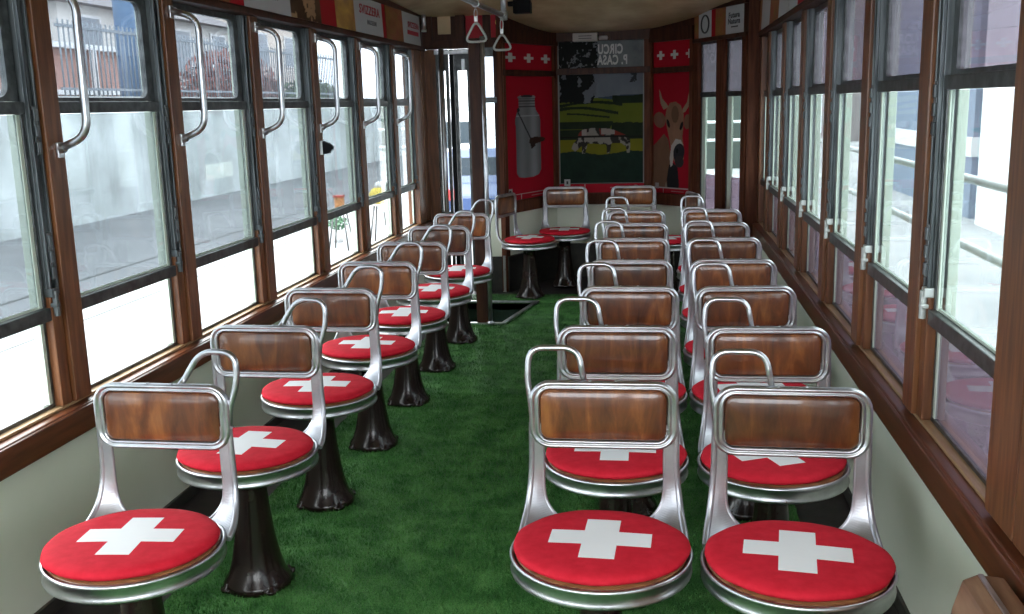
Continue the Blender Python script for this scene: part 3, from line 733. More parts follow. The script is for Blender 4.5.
def paint_can(U, V):
    V0 = V; V = (V-.5)/.90+.515; U0 = U; U = U+.03
    A = np.zeros(U.shape+(3,)); A[:] = RED; A *= (1+.12*(fbm(U.shape, 3)-.5))[...,None]
    sh = np.clip(1-((U-.50)/.30)**2, 0, 1)
    body = poly(U, V, [(.23,.20),(.27,.165),(.40,.15),(.56,.15),(.70,.17),(.75,.21),(.76,.66),(.73,.72),(.66,.765),(.64,.80),(.64,.87),(.66,.885),(.62,.90),(.32,.90),(.27,.885),(.29,.87),(.29,.79),(.25,.745),(.22,.69)])
    g = (.10+.16*np.exp(-((U-.60)/.10)**2)+.10*np.exp(-((U-.36)/.10)**2)+.05*fbm(U.shape, 5, 8))
    for c in range(3): A[...,c] = np.where(body, g*(1,1.03,1.08)[c], A[...,c])
    for z in (.80,.825,.85,.87): st(A, body & (abs(V-z) < .004), (.06,.06,.065))
    st(A, body & (abs(V-.715) < .004), (.35,.36,.38))
    st(A, ell(U, V, .47, .893, .13, .012), (.03,.03,.035))
    hx = .27+(V-.76)*-1.05; st(A, (abs(U-hx) < .014) & (V < .76) & (V > .50), (.02,.02,.02)); st(A, ell(U,V,.285,.77,.03,.02), (.02,.02,.02))
    st(A, poly(U, V, [(.50,.47),(.58,.44),(.66,.46),(.83,.475),(.86,.50),(.80,.515),(.62,.52),(.52,.51)]), (.045,.02,.012)); st(A, poly(U,V,[(.55,.41),(.64,.44),(.60,.48),(.52,.47)]), (.035,.016,.012))
    U, V = U0, V0; bottom_band(A, U, V, .045); st(A, (U < .10) & (abs(V-.07) < .03), (.45,.42,.42)); st(A, (U < .07) & (U > .03) & (abs(V-.07) < .015), (.05,.02,.02))
    return A
def paint_crosses(shift=0, n=3):
    def f(U, V):
        A = np.zeros(U.shape+(3,)); A[:] = RED*.95
        for cx in ((.12,.50,.87) if shift == 0 else (.20,.57,.98)): cross(A, U, V, cx, .47, .17, 1.35)
        return A
    return f
def paint_cowhead(U, V):
    A = np.zeros(U.shape+(3,)); A[:] = RED; A *= (1+.12*(fbm(U.shape, 13)-.5))[...,None]
    n = fbm(U.shape, 9, 6); fur = lambda k: np.stack([.25*k, .130*k, .080*k], -1)
    def fill(mask, k): A[mask] = (fur(k*(.75+.5*n)))[mask]
    fill(poly(U, V, [(0,.02),(0,.40),(.10,.43),(.30,.50),(.42,.45),(.50,.30),(.62,.12),(.70,.02)]), .8)      # neck
    st(A, poly(U, V, [(.40,.02),(.38,.12),(.44,.24),(.55,.26),(.68,.22),(.72,.08),(.70,.02)]), (.02,.018,.02))
    st(A, poly(U, V, [(.30,.02),(.36,.10),(.42,.02)]), (.30,.24,.18))
    # horns
    for pts in ([(.28,.70),(.20,.75),(.17,.81),(.155,.87),(.19,.85),(.25,.79),(.36,.75),(.42,.72)], [(.80,.70),(.92,.76),(.98,.85),(.99,.79),(.96,.72),(.88,.68),(.80,.67)]):
        st(A, poly(U, V, pts), (.36,.26,.17))
    fill(ell(U, V, .17, .615, .17, .065, -.05), .95); st(A, ell(U, V, .16, .61, .11, .038, -.05), (.26,.13,.09))
    fill(ell(U, V, .93, .60, .09, .06, .1), .9)
    fill(poly(U, V, [(.33,.63),(.36,.70),(.46,.755),(.62,.765),(.76,.73),(.83,.66),(.83,.57),(.80,.47),(.86,.36),(.83,.27),(.72,.24),(.58,.27),(.50,.34),(.45,.45),(.38,.55)]), 1.25)
    st(A, ell(U, V, .60, .66, .10, .07), (.17,.09,.055))
    for cx, cy in ((.415,.585),(.775,.565)): st(A, ell(U, V, cx, cy, .055, .026, -.5 if cx < .5 else .5), (.015,.012,.012))
    st(A, poly(U, V, [(.46,.30),(.50,.40),(.62,.46),(.76,.45),(.84,.40),(.80,.37),(.66,.40),(.58,.34),(.54,.24),(.48,.22)]), (.58,.52,.47))
    st(A, ell(U, V, .71, .345, .155, .075, .1), (.025,.025,.03)); st(A, ell(U, V, .72, .27, .12, .05), (.04,.035,.035)); st(A, ell(U,V,.66,.36,.03,.02), (.005,.005,.005))
    bottom_band(A, U, V, .045); st(A, (U < .16) & (U > .06) & (abs(V-.06) < .022), (.40,.36,.36))
    return A
def paint_land(U, V):
    sh = U.shape; n = fbm(sh, 21, 5, 6); n2 = fbm(sh, 22, 12, 4); A = np.zeros(sh+(3,))
    sky = np.stack([.17+.14*n, .20+.14*n, .25+.13*n], -1); A[:] = sky
    st(A, V < .80+.012*np.sin(U*7+2), (.06,.09,.15))
    gr = np.stack([.115+.09*n, .15+.09*n, .012+.01*n], -1); g2 = V < .765+.03*np.sin(U*4+.5)
    A[g2] = gr[g2]
    dk = np.stack([.008+.018*n2, .018+.022*n2, .008+.008*n2], -1)
    def band(c, w, ph=0, amp=.02, fr=5, u0=0, u1=1):
        k = (abs(V-(c+amp*np.sin(U*fr+ph))) < w*(.6+.9*n2)) & (U >= u0) & (U <= u1); A[k] = dk[k]
    k = (V < .82+.02*np.sin(U*6)) & (V > .735) & (U > .66+.25*(n2-.5)); A[k] = dk[k]
    band(.715,.012,0,.035,4,0,.75); band(.665,.012,.6,.035,4.5,0,.7); band(.625,.008,1,.02,5,.1,.6)
    k = (V < .575) & (V > .505) & (U < .62+.1*(n2-.5)); A[k] = dk[k]
    k = (V < .545+.03*n2) & (V > .40) & (U > .62); A[k] = dk[k]
    k = (V < .50) & (V > .41) & (U < .30); A[k] = dk[k]
    yb_ = np.stack([.20+.10*n, .19+.09*n, .012+.0*n], -1); k = (V < .41) & (V > .27); A[k] = yb_[k]
    k = V < .285+.015*np.sin(U*9)+.02*(n2-.5); A[k] = np.stack([.006+.012*n2, .016+.035*n2, .012+.018*n2], -1)[k]
    # cow
    body = poly(U, V, [(.24,.47),(.28,.50),(.40,.515),(.60,.505),(.66,.49),(.80,.44),(.84,.40),(.84,.35),(.83,.28),(.80,.28),(.79,.34),(.74,.37),(.62,.37),(.60,.28),(.565,.28),(.56,.36),(.42,.37),(.34,.37),(.31,.28),(.27,.28),(.27,.35),(.24,.33),(.19,.30),(.15,.33),(.17,.37),(.21,.41)])
    st(A, body, (.035,.028,.025)); st(A, body & (n2 > .55), (.38,.34,.30)); st(A, body & (V > .44) & (n > .42), (.30,.035,.02)); st(A, body & (V > .455) & (U > .50) & (U < .66), (.45,.38,.34)); st(A, body & (V > .445) & (U < .33) & (U > .27), (.48,.42,.38))
    st(A, body & (V < .445) & (V > .432), (.02,.015,.012))
    # foliage at upper left
    f = (V > .80-.12*n) & (U < .42+.14*(n2-.5)) ; A[f] = np.where((n2 > .60)[...,None], (.20,.22,.25), (.008,.010,.010))[f]
    f = (V > .92) & (U > .80); A[f & (n > .4)] = (.05,.055,.06)
    st(A, (V < .435) & (V > .425), (.01,.008,.006))
    st(A, (U < .014) | (U > .986), (.42,.42,.42)); st(A, (V < .008) & (V > .0), (.42,.38,.38))
    return A
def paint_landtop(U, V):
    sh = U.shape; n = fbm(sh, 31, 3, 5, 3.4); n2 = fbm(sh, 32, 9, 3, 3.4); A = np.stack([.16+.18*n, .19+.18*n, .21+.17*n], -1)
    f = (U < .46+.10*(n2-.5)); A[f] = np.where((n2 > .66)[...,None], (.24,.26,.28), (.010,.012,.012))[f]
    st(A, (U < .012) | (U > .988), (.40,.40,.40)); return A
def paint_band(U, V):
    A = np.zeros(U.shape+(3,)); A[:] = RED*1.1; st(A, (abs(U-.30) < .004), (.5,.45,.45)); st(A, (abs(V-.55) < .06) & (U > .6) & (U < .82), (.5,.2,.2)); st(A, ell(U,V,.90,.62,.025,.2), (.6,.4,.4)); return A
def on(P, t0, t1, z0, z1, i): return [seg_pt(P,t0,z0,i), seg_pt(P,t1,z0,i), seg_pt(P,t1,z1,i), seg_pt(P,t0,z1,i)]
picture('milk_can_poster', *on(Lq,.06,.92,.665,1.572,.006), 90, 200, paint_can, 'tall red poster of a grey metal milk can on the far left wall', 'poster', dim=.85)
picture('cross_banner', *on(Lq,.06,.92,1.617,1.803,.006), 110, 50, paint_crosses(0), 'red strip with three white crosses above the milk can poster', 'banner', group=None)
picture('cow_head_poster', *on(Rq,.09,.92,.665,1.572,.006), 100, 210, paint_cowhead, 'tall red poster of a brown horned cow head on far right wall', 'poster', dim=.72)
picture('cross_banner', *on(Rq,.09,.92,1.617,1.803,.006), 110, 50, paint_crosses(1), 'red strip with white crosses above the cow head poster', 'banner')
picture('landscape_poster', *on(Cq,.03,.935,.735,1.583,.006), 190, 220, paint_land, 'dark alpine meadow poster with grazing red and white cow, centre of far wall', 'poster', dim=.58)
lt = picture('landscape_top_poster', *on(Cq,.03,.935,1.632,1.833,.006), 200, 60, paint_landtop, 'upper sky strip of the landscape with mirrored white lettering on it', 'poster', dim=.6)
picture('red_border_strip', *on(Cq,.03,.935,.665,.733,.006), 120, 16, paint_band, 'red strip along the bottom of the landscape poster', 'poster strip')
for (P, t, z, lb) in ((Cq,.115,.742,'small white square sticker on the bottom left corner of landscape poster'),):
    m = MB(); seg_box(m, P, t-.032, t+.032, z-.022, z+.03, .0075, .0095); s1 = m.obj('sticker', mat('sticker_grey', (.42,.42,.42), .5), weld=False); tag(s1, lb, 'sticker')
    m = MB(); seg_box(m, P, t-.010, t+.010, z-.008, z+.016, .0096, .0102); put(m.obj('sticker_mark', M['blackprint'], weld=False), s1)
def text(body, size, loc, rot, material, parent, name='lettering', align='CENTER', sx=1, bold=.0008):
    cu = bpy.data.curves.new(name, 'FONT'); cu.body = body; cu.size = size; cu.align_x = align; cu.extrude = .0006; cu.offset = bold
    cu.space_character = 1.1
    o = bpy.data.objects.new(name, cu); C.objects.link(o); o.location = loc; o.rotation_euler = rot; o.scale = (sx, 1, 1)
    bpy.context.view_layer.update()
    me = bpy.data.meshes.new_from_object(o.evaluated_get(bpy.context.evaluated_depsgraph_get())); mw = o.matrix_world.copy()
    C.objects.unlink(o); bpy.data.objects.remove(o); me.transform(mw); me.materials.clear(); me.materials.append(material)
    q = bpy.data.objects.new(name, me); C.objects.link(q); put(q, parent); return q
wtx = mat('white_lettering', (.55,.56,.55), .5)
bpy.context.view_layer.update()
text('CIRCU', .098, (-.382, 7.990, 1.736), (PI/2,0,PI), wtx, lt, sx=.62, bold=.0035)
text('P. CASA', .098, (-.366, 7.990, 1.655), (PI/2,0,PI), wtx, lt, sx=.62, bold=.0035)

# advertising cards above the windows
def card_paint(parts, seed):
    def f(U, V):
        A = np.zeros(U.shape+(3,)); a_ = U.shape[1]/U.shape[0]*1.3; n = fbm(U.shape, seed, 2, 5, a_); n2 = fbm(U.shape, seed+1, 4, 4, a_)
        for (u0, u1, k) in parts:
            mk = (U >= u0) & (U <= u1)
            if k == 'white': c = np.stack([.50+0*n,.52+0*n,.55+0*n], -1)
            elif k == 'red': c = np.zeros(U.shape+(3,))+np.array((.38,.012,.02))
            elif k == 'brown': c = np.where((n2 > .56)[...,None], np.array((.42,.26,.14)), np.stack([.03+.12*n,.02+.06*n,.012+.03*n], -1))
            elif k == 'fire': c = np.stack([.20+.55*n2*n, .10+.38*n2*n, .03+.06*n], -1)*1.3
            else: c = np.stack([.18+.2*n,.07+.1*n2,.03+.04*n], -1)
            A[mk] = c[mk]
        return A
    return f
adg = 'advertising cards above the left windows'
def adL(y0, y1, parts, seed, label, texts=()):
    x = XL+.0015
    o = picture('advertising_card', (x+.020,y0,1.7915), (x+.020,y1,1.7915), (x+.012,y1,1.9915), (x+.012,y0,1.9915), max(30,int((y1-y0)*90)), 40, card_paint(parts, seed), label, 'advert', group=adg)
    bpy.context.view_layer.update()
    for (body, size, yy, zz, mt, sx) in texts:
        text(body, size, (x+.024, yy, zz), (PI/2, 0, PI/2), mt, o, sx=sx)
    return o
blk = mat('grey_black_lettering', (.05,.05,.06), .5); rdl = mat('red_lettering', (.45,.02,.04), .5); gry = mat('grey_lettering', (.22,.23,.25), .5)
# seen from inside the left wall, increasing y runs left to right
adL(1.20, 2.58, [(0,.35,'white'),(.35,.75,'brown'),(.75,1,'red')], 50, 'advertising card above left windows nearest the camera', ())
adL(2.60, 4.035, [(0,.38,'warm'),(.38,.62,'fire'),(.62,.90,'warm'),(.90,1,'red')], 52, 'brown picture card with red end, left of grey museum card', ())
adL(4.04, 5.24, [(0,.44,'white'),(.44,.80,'brown'),(.80,1,'red')], 54, 'card with pale MUSEUM panel, dark food photo and red end', (('MUSEUM', .040, 4.30, 1.845, gry, 1.3), ('Svizz', .085, 4.32, 1.895, blk, 1.3)))
adL(5.245, 6.23, [(0,.34,'fire'),(.34,.93,'white'),(.93,1,'red')], 56, 'card with golden wood picture and white panel with red word', (('SVIZZERA', .070, 5.86, 1.90, rdl, 1.25), ('MUSEUM', .036, 5.90, 1.845, gry, 1.3)))
adL(6.24, 7.14, [(0,.46,'warm'),(.46,1,'white')], 58, 'last card before the door, brown glass photo and white panel with red bar', (('SVIZZERA', .052, 6.92, 1.897, rdl, 1.25),))
m = MB(); m.box(XL+.0225, XL+.0235, 6.76, 7.07, 1.85, 1.878)
bpy.data.objects['advertising_card.004'] ; put(m.obj('red_bar', rdl), bpy.data.objects['advertising_card.004'])
def adR(y0, y1, parts, seed, label, texts=()):
    x = XR-.0015
    o = picture('advertising_card', (x-.020,y1,1.7915), (x-.020,y0,1.7915), (x-.012,y0,1.9915), (x-.012,y1,1.9915), max(30,int((y1-y0)*90)), 40, card_paint(parts, seed), label, 'advert', group='advertising cards above the right windows')
    bpy.context.view_layer.update()
    for (body, size, yy, zz, mt, sx) in texts: text(body, size, (x-.024, yy, zz), (PI/2, 0, -PI/2), mt, o, sx=sx)
adR(2.2, 3.9, [(0,.4,'red'),(.4,.7,'brown'),(.7,1,'white')], 60, 'advertising card above right windows nearest the camera')
adR(3.95, 5.35, [(0,.25,'white'),(.25,1,'red')], 62, 'mostly red card on the right above the windows', ())
adR(5.36, 6.9, [(0,.10,'warm'),(.10,.42,'white'),(.42,.72,'warm'),(.72,1,'white')], 64, 'card with two white panels and brown photo beside the right corner post', ())
o = picture('advertising_card', *on(Wq,.0,.42,1.801,1.984,.006), 90, 50, card_paint([(0,.22,'warm'),(.22,.82,'white'),(.82,1,'red')], 66), 'white card with dark oval ring emblem above the angled windows', 'advert')
m = MB(); cen = seg_pt(Wq, .225, 1.893, .010); dx, dy = (Wq[1][0]-Wq[0][0]), (Wq[1][1]-Wq[0][1]); L_ = math.hypot(dx,dy)
m.tube([(cen[0]+dx/L_*.055*math.cos(a), cen[1]+dy/L_*.055*math.cos(a), cen[2]+.060*math.sin(a)) for a in np.linspace(0,2*PI,28)[:-1]], .006, 6, closed=True); put(m.obj('ring_emblem', blk), o)
o = picture('advertising_card', *on(Wq,.42,.93,1.801,1.984,.006), 90, 50, card_paint([(0,.38,'warm'),(.38,1,'white')], 68), 'card with brown photo and white lettered panel above the angled windows', 'advert')
bpy.context.view_layer.update()
angW = math.atan2(dy, dx)
for body, z_, s_ in (('Futura', 1.905, .052), ('Natura', 1.865, .052)):
    p = seg_pt(Wq, .77, z_, .011); text(body, s_, p, (PI/2, 0, angW), blk, o)
m = MB(); seg_box(m, Wq, .71, .83, 1.842, 1.850, .0065, .0085); put(m.obj('underline', blk, weld=False), o)

# ------------------------------------------------------------------ wooden side seat back at lower right
t = thing('wooden_seat_back', (.56, 1.47, 0.015), 'dark wooden seat back with chrome strip at the bottom right against the wall', 'seat back')
m = MB(); prof = [(-.085,.0),(-.035,.44),(-.02,.497),(.005,.508),(.05,.505),(.06,.49),(.06,.0)]
vs = [(x,y,z) for y in (-.26,.295) for x,z in prof]; n = len(prof)
m.add(vs, [tuple(range(n)), tuple(range(n,2*n))]+[(i,(i+1)%n,n+(i+1)%n,n+i) for i in range(n)]); m.obj('board', mat('worn_wood', rough=.4, build=noisy((.16,.08,.045),(.36,.22,.14),(6,.8,2),6,bumpv=.1)), t, bevel=.008)
m = MB(); m.box(.004,.013,-.25,.285,.5085,.513); m.obj('chrome_strip', M['chrome'], t, bevel=.001)

# ------------------------------------------------------------------ OUTSIDE
GZ = -.70
def asphalt(nt, b):
    v = coords(nt, (1,1,1)); n = noise(nt, v, .6, 6); n2 = noise(nt, v, 30, 2)
    mx = N(nt, 'ShaderNodeMath', operation='MULTIPLY_ADD'); mx.inputs[1].default_value = .25; nt.links.new(n2, mx.inputs[0]); nt.links.new(n, mx.inputs[2])
    nt.links.new(ramp(nt, mx.outputs[0], [(.4,(.135,.145,.155)),(.8,(.225,.235,.25))]), b.inputs['Base Color'])
m = MB(); m.add([(-60,-30,GZ),(XL-.2,-30,GZ),(XL-.2,60,GZ),(-60,60,GZ)], [(0,1,2,3)]); m.add([(-60,-30,GZ-.1),(XL-.2,-30,GZ-.1),(XL-.2,60,GZ-.1),(-60,60,GZ-.1)], [(3,2,1,0)])
struct(m.obj('ground_street', mat('asphalt', rough=.7, build=asphalt), weld=False))
m = MB(); m.add([(XL-.2,-30,GZ),(60,-30,GZ),(60,60,GZ),(XL-.2,60,GZ)], [(0,1,2,3)])
struct(m.obj('ground_yard', mat('pale_concrete', rough=.8, build=noisy((.28,.29,.30),(.46,.46,.46),(1,1,1),.5,detail=6)), weld=False))
for i, x in enumerate((-5.9, -7.35)):
    m = MB(); m.box(x-.035, x+.035, -25, 55, GZ-.02, GZ+.006); tag(m.obj('tram_rail', M['dmetal']), 'steel tram rail in the street left of the car, %s' % ('the nearer one' if i == 0 else 'the farther one'), 'rail', 'tram rails in the street')
# concrete wall with pillars of stain, coping
def stain(nt, b):
    v = coords(nt, (1,.35,.12)); n = noise(nt, v, 1.6, 7, .6); v2 = coords(nt, (1,1,1)); n2 = noise(nt, v2, .9, 5)
    mx = N(nt, 'ShaderNodeMath', operation='MULTIPLY_ADD'); mx.inputs[1].default_value = .5; nt.links.new(n2, mx.inputs[0])
    h = N(nt, 'ShaderNodeMath', operation='MULTIPLY'); h.inputs[1].default_value = .5; nt.links.new(n, h.inputs[0]); nt.links.new(h.outputs[0], mx.inputs[2])
    nt.links.new(ramp(nt, mx.outputs[0], [(.34,(.28,.31,.30)),(.46,(.52,.56,.56)),(.60,(.74,.79,.80))]), b.inputs['Base Color'])
t = thing('boundary_wall', (-11.3, 15, GZ), 'long stained pale concrete wall across the street on the left', 'wall')
m = MB(); m.box(-.2,.2,-45,40,0,2.34); m.obj('wall_body', mat('stained_concrete', rough=.85, build=stain), t)
m = MB(); m.box(-.26,.26,-45,40,2.34,2.44); m.obj('coping', mat('coping', (.35,.37,.36), .8), t)
m = MB(); m.box(.201,.212,15.3,16.9,.42,.80)  # pale notice
t2 = tag(m.obj('wall_notice', mat('notice', (.80,.84,.78), .6)), 'small white notice plate fixed on the concrete wall', 'sign'); t2.location = (-11.3, 8.2+.0, GZ)
# railing on the wall
t = thing('iron_fence', (-11.3, 15, GZ+2.44), 'grey iron bar fence standing on top of the concrete wall', 'fence')
fm_ = mat('fence_paint', (.16,.19,.22), .5, .2)
for k in range(98):
    m = MB(); y = 3.2+.17*k; m.tube([(0,y,0),(0,y,1.45)], .017, 6)
    m.obj('fence_bar', fm_, t)
m = MB(); m.box(-.02,.02,3.1,19.8,.12,.17); m.box(-.02,.02,3.1,19.8,1.30,1.36); m.obj('fence_rail', fm_, t, weld=False)
# houses behind the wall
def house(loc, w, d, h, wallc, roofc, label, storeys=2, cols=4):
    t = thing('house', loc, label, 'house')
    wm = mat('plaster', wallc, .8); rm = mat('roof_tiles', roofc, .8, build=noisy(tuple(c*.8 for c in roofc), roofc, (1,1,1), 8))
    m = MB(); m.box(-w/2, w/2, -d/2, d/2, 0, h); m.obj('walls', wm, t)
    m = MB(); m.add([(-w/2-.4,-d/2-.4,h),(w/2+.4,-d/2-.4,h),(w/2+.4,d/2+.4,h),(-w/2-.4,d/2+.4,h),(0,-d/2-.4,h+1.7),(0,d/2+.4,h+1.7)], [(0,1,4),(3,5,2),(0,4,5,3),(1,2,5,4),(0,3,2,1)]); m.obj('roof', rm, t)
    gm = mat('window_dark', (.08,.10,.13), .2); fm2 = mat('window_surround', (.6,.6,.6), .6)
    for s_ in range(storeys):
        for c_ in range(cols):
            y = -d/2+d*(c_+.5)/cols; z = h*(s_+.35)/storeys
            f = None; m = MB(); m.box(w/2, w/2+.06, y-.62, y+.62, z-.08, z+1.38); f = m.obj('house_window', fm2, t)
            m = MB(); m.box(w/2+.061, w/2+.08, y-.5, y+.5, z, z+1.3); m.obj('window_glass', gm, f)
    return t
house((-19.5, 30.5, GZ), 8, 11, 5.0, (.52,.50,.48), (.16,.15,.16), 'grey two storey house with dark roof behind the fence', 2, 4)
house((-22, 45, GZ), 8, 10, 6.2, (.58,.50,.44), (.22,.10,.08), 'beige house with reddish roof far down the street', 2, 3)
house((-21.0, 18.0, GZ), 6, 9, 5.4, (.58,.58,.57), (.14,.15,.17), 'pale house with grey roof behind the fence nearest the camera', 2, 4)
# balcony band in front
t = thing('terrace', (-14.2, 23.9, GZ), 'white terrace with brick coloured wall behind the iron fence', 'building')
m = MB(); m.box(-.6,.6,-2.6,2.6,0,3.6); m.obj('terrace_wall', mat('terracotta_wall', (.38,.20,.16), .8), t)
m = MB(); m.box(-.8,.8,-2.9,2.9,3.6,3.72); m.box(-.8,.8,-2.9,2.9,2.55,2.66); m.obj('terrace_slab', M['white'], t, weld=False)
for y in (-2.7,-.9,1.0,2.75):
    m = MB(); m.box(.68,.8,y-.07,y+.07,2.5,3.6); m.obj('column', M['white'], t)
# blue pole
t = thing('blue_pole', (-11.95, 21.9, GZ), 'thick blue painted street pole rising behind the concrete wall', 'pole')
m = MB(); m.tube([(0,0,0),(0,0,7)], .24, 16); m.obj('pole_shaft', mat('blue_paint', (.055,.12,.22), .5), t)
m = MB(); m.lathe([(.23,.0),(.33,.0),(.33,.25),(.25,.3)], 16); m.obj('pole_base', mat('grey_base', (.3,.32,.33), .6), t)
# shrubs, hedge and bare tree behind the wall
def leafball(t, cen, R, n, size, material, name, seed):
    r = np.random.default_rng(seed); m = MB()
    p = r.normal(size=(n,3)); p /= np.linalg.norm(p,axis=1)[:,None]; p *= (r.random(n)**.45)[:,None]; p = p*np.array(R)+np.array(cen)
    for q in p:
        a = r.normal(size=3); a /= np.linalg.norm(a); b = np.cross(a, r.normal(size=3)); b /= np.linalg.norm(b)
        s_ = size*r.uniform(.6,1.3); m.add([q-a*s_, q+b*s_*.5, q+a*s_, q-b*s_*.5], [(0,1,2,3)])
    o = m.obj(name, material, t, weld=False); o['kind'] = 'stuff'; return o
def bush(name, loc, R, n, colr, label, cat, seed, trunk=1.0):
    t = thing(name, loc, label, cat)
    m = MB(); m.tube([(0,0,0),(.02,.03,trunk*.5),(0,0,trunk)], [.12,.09,.05], 8)
    for k in range(6):
        a = k*1.05; m.tube([(0,0,trunk*.7),(R[0]*.35*math.cos(a),R[1]*.35*math.sin(a),trunk+R[2]*.3),(R[0]*.7*math.cos(a),R[1]*.7*math.sin(a),trunk+R[2]*.8)], [.05,.035,.015], 5)
    m.obj('trunk', mat('bark', (.10,.08,.06), .8), t, weld=False)
    leafball(t, (0,0,trunk+R[2]*.6), R, n, .13, mat('leaves', colr, .7), 'foliage', seed)
bush('red_shrub', (-13.2, 30.3, GZ), (1.1,3.2,1.5), 3600, (.24,.07,.05), 'reddish autumn shrub growing behind the concrete wall', 'shrub', 1, 1.6)
bush('green_shrub', (-13.0, 36.6, GZ), (1.2,2.2,1.0), 2600, (.10,.16,.06), 'green shrub behind the concrete wall farther down the street', 'shrub', 2, 1.6)
# bare tree at far left
t = thing('bare_tree', (-13.9, 16.6, GZ), 'bare leafless tree behind the iron fence at upper left', 'tree'); r_ = random.Random(5)
m = MB()
def branch(p, d, l, r, k):
    q = p+d*l; mid = (p+q)/2+Vector((r_.uniform(-.1,.1),r_.uniform(-.1,.1),0))*l*.5
    m.tube([p, mid, q], [r, r*.8, r*.6], 5)
    if k:
        for _ in range(3): branch(q, (d+Vector((r_.uniform(-.7,.7),r_.uniform(-.7,.7),r_.uniform(-.1,.5)))).normalized(), l*.72, r*.58, k-1)
branch(Vector((0,0,0)), Vector((0,.05,1)).normalized(), 2.6, .14, 5); m.obj('branches', mat('bare_bark', (.13,.12,.12), .8), t, weld=False)

# two high stools on the far pavement carrying an orange box and a yellow bag
dk_ = mat('dark_leg', (.05,.05,.05), .5); ptop = mat('pale_top', (.35,.35,.33), .5)
for (x, y, lb) in ((-4.73, 14.4, 'high folding stand with thin splayed dark legs under the orange box outside'), (-4.25, 14.9, 'high folding stand with thin splayed dark legs under the yellow bag outside')):
    t = thing('folding_stand', (x, y, GZ), lb, 'stand', 0, 'folding stands outside the far left windows')
    m = MB(); m.box(-.12,.12,-.12,.12,.60,.63); m.obj('stand_top', ptop, t, bevel=.005)
    for sx in (-1,1):
        for sy in (-1,1):
            m = MB(); m.tube([(sx*.07,sy*.07,.60),(sx*.15,sy*.15,.0)], .012, 8); m.obj('leg', dk_, t)
t = thing('orange_box', (-4.73, 14.4, GZ+.63), 'orange box with red lid on the folding stand outside', 'box')
m = MB(); m.box(-.06,.06,-.06,.06,0,.15); m.obj('box_body', mat('orange', (.70,.30,.10), .5), t, bevel=.006)
m = MB(); m.box(-.075,.075,-.075,.075,.15,.18); m.obj('lid', mat('lid_red', (.5,.06,.03), .5), t, bevel=.006)
t = thing('yellow_bag', (-4.25, 14.9, GZ+.63), 'round yellow and white bag on the other folding stand outside', 'bag')
m = MB(); m.lathe([(0,0),(.09,.01),(.14,.07),(.15,.15),(.11,.22),(.05,.26),(0,.27)], 20, wob=lambda a,z: 1+.1*math.sin(3*a+z*20)); m.obj('bag_body', mat('yellow_cloth', (.80,.62,.10), .7), t)
m = MB(); m.lathe([(0,.23),(.07,.24),(.08,.29),(.04,.33),(0,.34)], 16); m.obj('bag_top', M['white'], t)
t = thing('potted_plant', (-5.05, 15.2, GZ), 'low green potted plant standing behind the folding stands outside', 'plant')
m = MB(); m.lathe([(0,0),(.07,0),(.09,.20),(.08,.20),(.07,.18),(0,.18)], 20); m.obj('pot', mat('pot_white', (.6,.6,.6), .5), t)
leafball(t, (0,0,.30), (.17,.17,.12), 260, .035, mat('plant_leaf', (.07,.16,.09), .6), 'foliage', 6)
# white van and blue car beyond the door
def vehicle(loc, rz, L, W_, H, body, label, cat, nm, van):
    t = thing(nm, loc, label, cat, rz); bmt = mat(nm+'_paint', body, .25, 0, Coat_Weight=.6)
    if van: P_ = [(-L/2,.35),(-L/2,H*.93),(-L/2+.25,H),(L/2-1.5,H),(L/2-.75,H*.58),(L/2-.1,H*.48),(L/2,H*.30),(L/2,.35)]
    else: P_ = [(-L/2,.30),(-L/2-.02,.72),(-L/2+.25,.90),(-L/2+.75,H-.05),(-L/2+1.2,H),(.35,H-.02),(L/2-1.15,.88),(L/2-.15,.72),(L/2,.55),(L/2,.30)]
    n = len(P_); m = MB(); vs = []
    for yy, sc in ((-W_/2,.96),(-W_/2+.12,1),(W_/2-.12,1),(W_/2,.96)): vs += [(x, yy if z < .9 else yy*.88, z*sc) for x,z in P_]
    fs = [tuple(range(n)), tuple(range(3*n,4*n))]
    for k in range(3): fs += [(k*n+i,k*n+(i+1)%n,(k+1)*n+(i+1)%n,(k+1)*n+i) for i in range(n)]
    m.add(vs, fs); m.obj('body', bmt, t, bevel=.04)
    for sx in (-1,1):
        for sy in (-1,1):
            m = MB(); c = (sx*L*.32, sy*(W_/2-.08), .32); m.tube([(c[0],c[1]-.11,c[2]),(c[0],c[1]+.11,c[2])], .32, 20)
            m.tube([(c[0],c[1]-.118,c[2]),(c[0],c[1]+.118,c[2])], .18, 14, 1); m.obj('wheel', [M['black'], M['steel']], t, weld=False)
    m = MB()
    zz0, zz1 = (.95, H*.88)
    for sy in (-1,1): m.box(-L/2+.9 if not van else L/2-2.0, .5 if not van else L/2-1.35, sy*(W_/2*.93)-.02, sy*(W_/2*.93)+.02, zz0 if not van else 1.1, zz1)
    m.box(-L/2+.02-.03, -L/2+.06, -W_*.36, W_*.36, 1.15, H*.86) if van else m.box(-L/2+.35,-L/2+.55,-W_*.38,W_*.38,.95,H*.88)
    m.obj('windows', mat('car_glass', (.02,.03,.04), .08), t, weld=False)
    m = MB()
    for sy in (-1,1): m.box(-L/2-.04,-L/2+.05, sy*(W_/2-.22)-.10, sy*(W_/2-.22)+.10,.66,.82)
    m.obj('tail_light', mat('tail_red', (.5,.02,.02), .3), t, weld=False)
vehicle((-4.55, 24.5, GZ), math.radians(90), 4.9, 1.95, 2.0, (.80,.81,.83), 'white van parked down the street, seen through the folding door', 'van', 'parked_van', True)
vehicle((-2.75, 17.0, GZ), math.radians(95), 3.9, 1.65, 1.45, (.02,.045,.13), 'dark blue car parked beyond the rear door window', 'car', 'parked_car', False)
